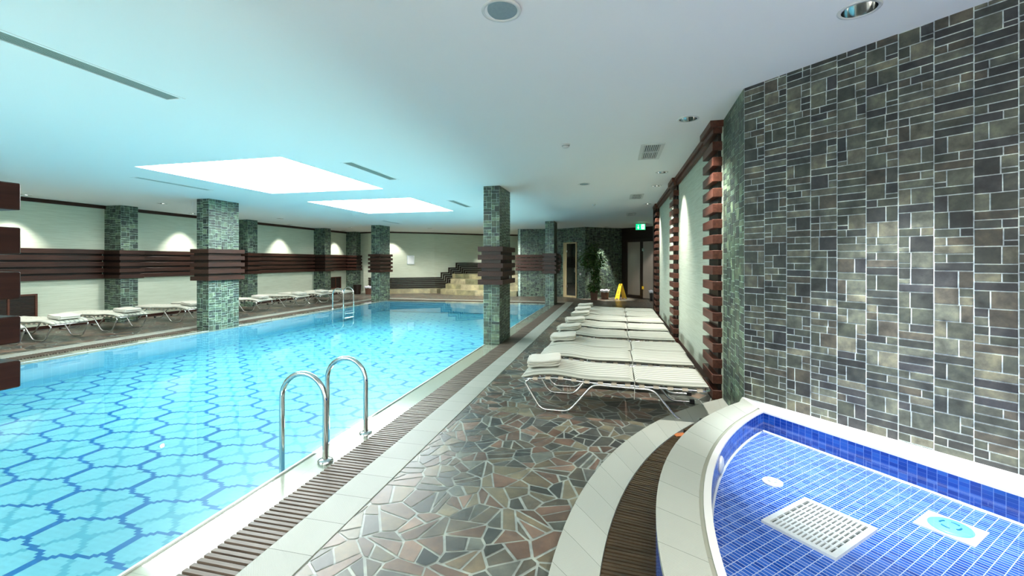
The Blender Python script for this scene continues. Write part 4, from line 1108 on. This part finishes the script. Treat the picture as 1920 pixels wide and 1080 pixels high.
# ------------------------------------------------------------------ small things on the floor
def leafy(m1, m2, cx, cy, cz, rx, rz_, n, rnd, size=0.11):
    for _ in range(n):
        while True:
            u = Vector((rnd.uniform(-1, 1), rnd.uniform(-1, 1), rnd.uniform(-1, 1)))
            if 0.15 < u.length < 1: break
        p = Vector((cx+u.x*rx, cy+u.y*rx*.8, cz+u.z*rz_)); L = size*rnd.uniform(.7, 1.3)
        d = Vector((u.x, u.y, u.z*0.4-rnd.uniform(0, .9))).normalized(); sd = d.cross(Vector((rnd.uniform(-.5, .5), rnd.uniform(-.5, .5), 1))).normalized(); nn = d.cross(sd)
        W = L*.27; mm = m1 if rnd.random() < .7 else m2
        mm.face([p, p+d*L*.35+sd*W+nn*.004, p+d*L*.75+sd*W*.7, p+d*L+nn*-.006, p+d*L*.75-sd*W*.7, p+d*L*.35-sd*W+nn*.004])
def plant(x, y, label, clumps, zs, group=None):
    t = thing('potted_ficus', label, 'potted plant', (x, y, 0)); rnd = random.Random(int(x*100))
    m = MB(); m.box(x-.16, x+.16, y-.16, y+.16, 0.0, 0.02)
    m.V = []; m.F = []; m.col = []; m.uv = []
    rows = [[(x+sx*w_, y+sy*w_, z) for sx, sy in ((-1, -1), (1, -1), (1, 1), (-1, 1))] for w_, z in ((.125, 0), (.155, .34), (.17, .345), (.17, .37), (.15, .37), (.145, .33))]
    m.grid(rows, closed=True); m.face(list(reversed(rows[0]))); m.build('pot', M['pot'], t)
    m = MB(); m.face([(x-.145, y-.145, .335), (x+.145, y-.145, .335), (x+.145, y+.145, .335), (x-.145, y+.145, .335)]); m.build('soil', M['soil'], t)
    m = MB()
    for k in range(3):
        pts = [(x+.03*math.cos(k*2.1), y+.03*math.sin(k*2.1), .33)]
        for q in range(1, 9): z = .33+q*(zs-.5)/8; pts.append((x+.035*math.cos(k*2.1+q*.9), y+.035*math.sin(k*2.1+q*.9), z))
        m.tube(pts, .016-.003*k, 8)
    for (dx, dy, z, rx, rz_) in [c[:5] for c in clumps]: m.tube([(x, y, z-.25), (x+dx*.5, y+dy*.5, z-.1), (x+dx, y+dy, z)], .008, 6)
    m.build('trunk', M['bark'], t, smooth=True)
    a1, a2 = MB(), MB()
    for (dx, dy, z, rx, rz_, n) in clumps: leafy(a1, a2, x+dx, y+dy, z, rx, rz_, n, rnd)
    a1.build('foliage', M['leaf'], t); a2.build('new_leaves', M['leaf2'], t)
    return t
plant(-0.905, 18.77, 'tall bushy ficus in a square brown pot against the dark tiled corner', [(-.26, -.05, 1.72, .36, .36, 420), (.17, -.1, 1.75, .34, .36, 420), (-.05, 0, 2.12, .26, .34, 260), (.02, 0, 1.25, .22, .36, 330), (.1, -.05, .95, .18, .25, 160), (.0, -.1, .55, .26, .22, 330)], 2.3)
def bin_(x, y, label, r0=.15, r1=.19, h=.40, liner=True, mat=None, group=None):
    t = thing('waste_bin', label, 'bin', (x, y, 0), group)
    m = MB(); m.lathe([(.0005, 0.002), (r0, 0.002), (r1, h), (r1-.012, h), (r0-.01, .02), (.0005, .02)], x, y, 24); m.build('bin_body', mat or M['pot'], t, smooth=False)
    if liner:
        m = MB(); rows = []
        for rr, z in ((r1*.8, h-.15), (r1*.93, h-.02), (r1+.008, h+.012), (r1+.014, h-.03), (r1+.008, h-.09)):
            rows.append([(x+(rr+.006*math.sin(k*2.3))*math.cos(2*PI*k/24), y+(rr+.006*math.sin(k*2.3))*math.sin(2*PI*k/24), z+.012*math.sin(k*1.7)) for k in range(24)])
        m.grid(rows, closed=True); m.build('bin_liner', M['bag'], t, smooth=True)
    return t
bin_(-0.47, 19.30, 'brown waste bin with clear liner beside the ficus pot')
bin_(-12.6, 19.35, 'tall dark waste bin without liner in the far left corner', .17, .21, .46, False, M['wooddark'])
bin_(-11.95, 19.35, 'red-brown waste bin with pale liner left of the far left pool column')
bin_(1.55, 18.95, 'dark waste bin with white liner in front of the right glass door', .17, .21, .42, True, M['black'])
t = plant(1.95, 18.2, 'ficus mostly hidden behind the farthest pilaster, one branch showing', [(-.2, 0, 1.35, .25, .25, 60), (0, 0, 1.7, .3, .4, 200), (.05, 0, 1.0, .25, .3, 140)], 1.9)
t = thing('black_bag', 'black crumpled bag on the floor beside the farthest pilaster', 'bag', (1.02, 13.0, 0))
m = MB(); rows = []
for i in range(9):
    f = i/8; row = []
    for k in range(20):
        an = 2*PI*k/20; r = .17*math.sin(PI*(0.12+0.88*f)*0.98)**.6*(1+.12*math.sin(3*an+i)+.08*math.sin(7*an)); row.append((1.0+r*.65*math.cos(an), 12.75+r*math.sin(an), .002+.26*f+.012*math.sin(5*an)*(f > .1)))
    rows.append(row)
m.grid(rows, closed=True); m.face(list(reversed(rows[0]))); m.face(rows[-1]); m.build('bag_body', simple('black_polythene', (.015, .015, .018), .22), t, smooth=True)

def wet_sign(x, y, rz, label):
    t = thing('wet_floor_sign', label, 'floor sign', (x, y, 0), None, rz)
    H = .66; sp_ = .20
    for s in (-1, 1):
        m = MB()
        # panel leaning: bottom at s*sp_, top near 0; local x is across
        def pt(u, v, n): # u across -1..1, v up 0..1
            w_ = .145-.06*v; yy = s*sp_*(1-v)+s*.012; return (x+u*w_, y+yy+n*s, v*H)
        f = [(-1, 0), (-.55, 0), (-.45, .05), (.45, .05), (.55, 0), (1, 0), (1, .97), (.8, 1), (.45, 1), (.45, .88), (-.45, .88), (-.45, 1), (-.8, 1), (-1, .97)]
        top = [pt(u, v, .006) for u, v in f]; bt = [pt(u, v, -.006) for u, v in f]
        for (q, rev) in ((top, s > 0), (bt, s < 0)):
            # split into convex pieces
            for idx in ((0, 1, 2, 10, 13) if False else (0, 1, 2, 10, 11, 12, 13), (2, 3, 9, 10), (3, 4, 5, 6, 7, 8, 9)):
                pl = [q[i] for i in idx]; m.face(pl if rev else pl[::-1])
        n = len(f)
        for i in range(n): m.face([bt[i], bt[(i+1) % n], top[(i+1) % n], top[i]])
        q = [pt(-.75, 1, -.006), pt(.75, 1, -.006), pt(.75, 1, .006), pt(-.75, 1, .006)]
        m.box(x-.065, x+.065, y+s*.002, y+s*.022, H*.955, H)
        m.build('panel', M['yellow'], t)
    dk = simple('sign_print', (.10, .06, .02), .5); rd = simple('sign_red', (.45, .10, .03), .5)
    m = MB(); s = -1
    def pr(u0, u1, v0, v1):
        def P_(u, v): return (x+u, y-sp_*(1-v)-.012-.0075, v*H)
        m.face([P_(u0, v0), P_(u1, v0), P_(u1, v1), P_(u0, v1)])
    # CAUTION bar of letters, built from strokes
    FONT = {'C': ['111', '100', '100', '100', '111'], 'A': ['010', '101', '111', '101', '101'], 'U': ['101', '101', '101', '101', '111'], 'T': ['111', '010', '010', '010', '010'], 'I': ['010', '010', '010', '010', '010'],
            'O': ['111', '101', '101', '101', '111'], 'N': ['101', '111', '111', '101', '101'], 'W': ['101', '101', '111', '111', '101'], 'E': ['111', '100', '110', '100', '111'], 'F': ['111', '100', '110', '100', '100'], 'L': ['100', '100', '100', '100', '111'], 'R': ['110', '101', '110', '101', '101'], ' ': ['000']*5}
    def text(s_, vc, h):
        w_ = h*.5; tot = len(s_)*w_*1.25
        for i, ch in enumerate(s_):
            for r in range(5):
                for c in range(3):
                    if FONT[ch][r][c] == '1':
                        u0 = -tot/2+i*w_*1.25+c*w_/3; v0 = (vc*H+h/2-(r+1)*h/5)/H; pr(u0, u0+w_/3, v0, v0+h/5/H)
    text('CAUTION', .68, .035); text('WET FLOOR', .24, .026); m.build('lettering', dk, t)
    m = MB(); pr(-.05, .05, .36, .375); pr(-.05, -.042, .375, .55); pr(.042, .05, .375, .55); pr(-.05, .05, .55, .565)
    pr(-.012, .012, .50, .535); pr(-.02, .005, .43, .50); pr(-.035, -.01, .395, .44); pr(.0, .03, .40, .43); m.build('warning_symbol', rd, t)
    return t
wet_sign(0.20, 19.50, -0.85, 'yellow folding wet floor sign standing by the glass entrance')
wet_sign(-10.12, 17.45, -0.5, 'yellow folding sign almost hidden behind the far left pool column')

# socket plate on the near column band
m = MB(); m.box(-2.228, -2.214, 9.02, 9.12, 1.27, 1.36); tag(m.build('socket_plate', M['plastic'], origin=(-2.22, 9.07, 1.27)), 'small white socket plate on the dark band of the near pool column', 'socket')
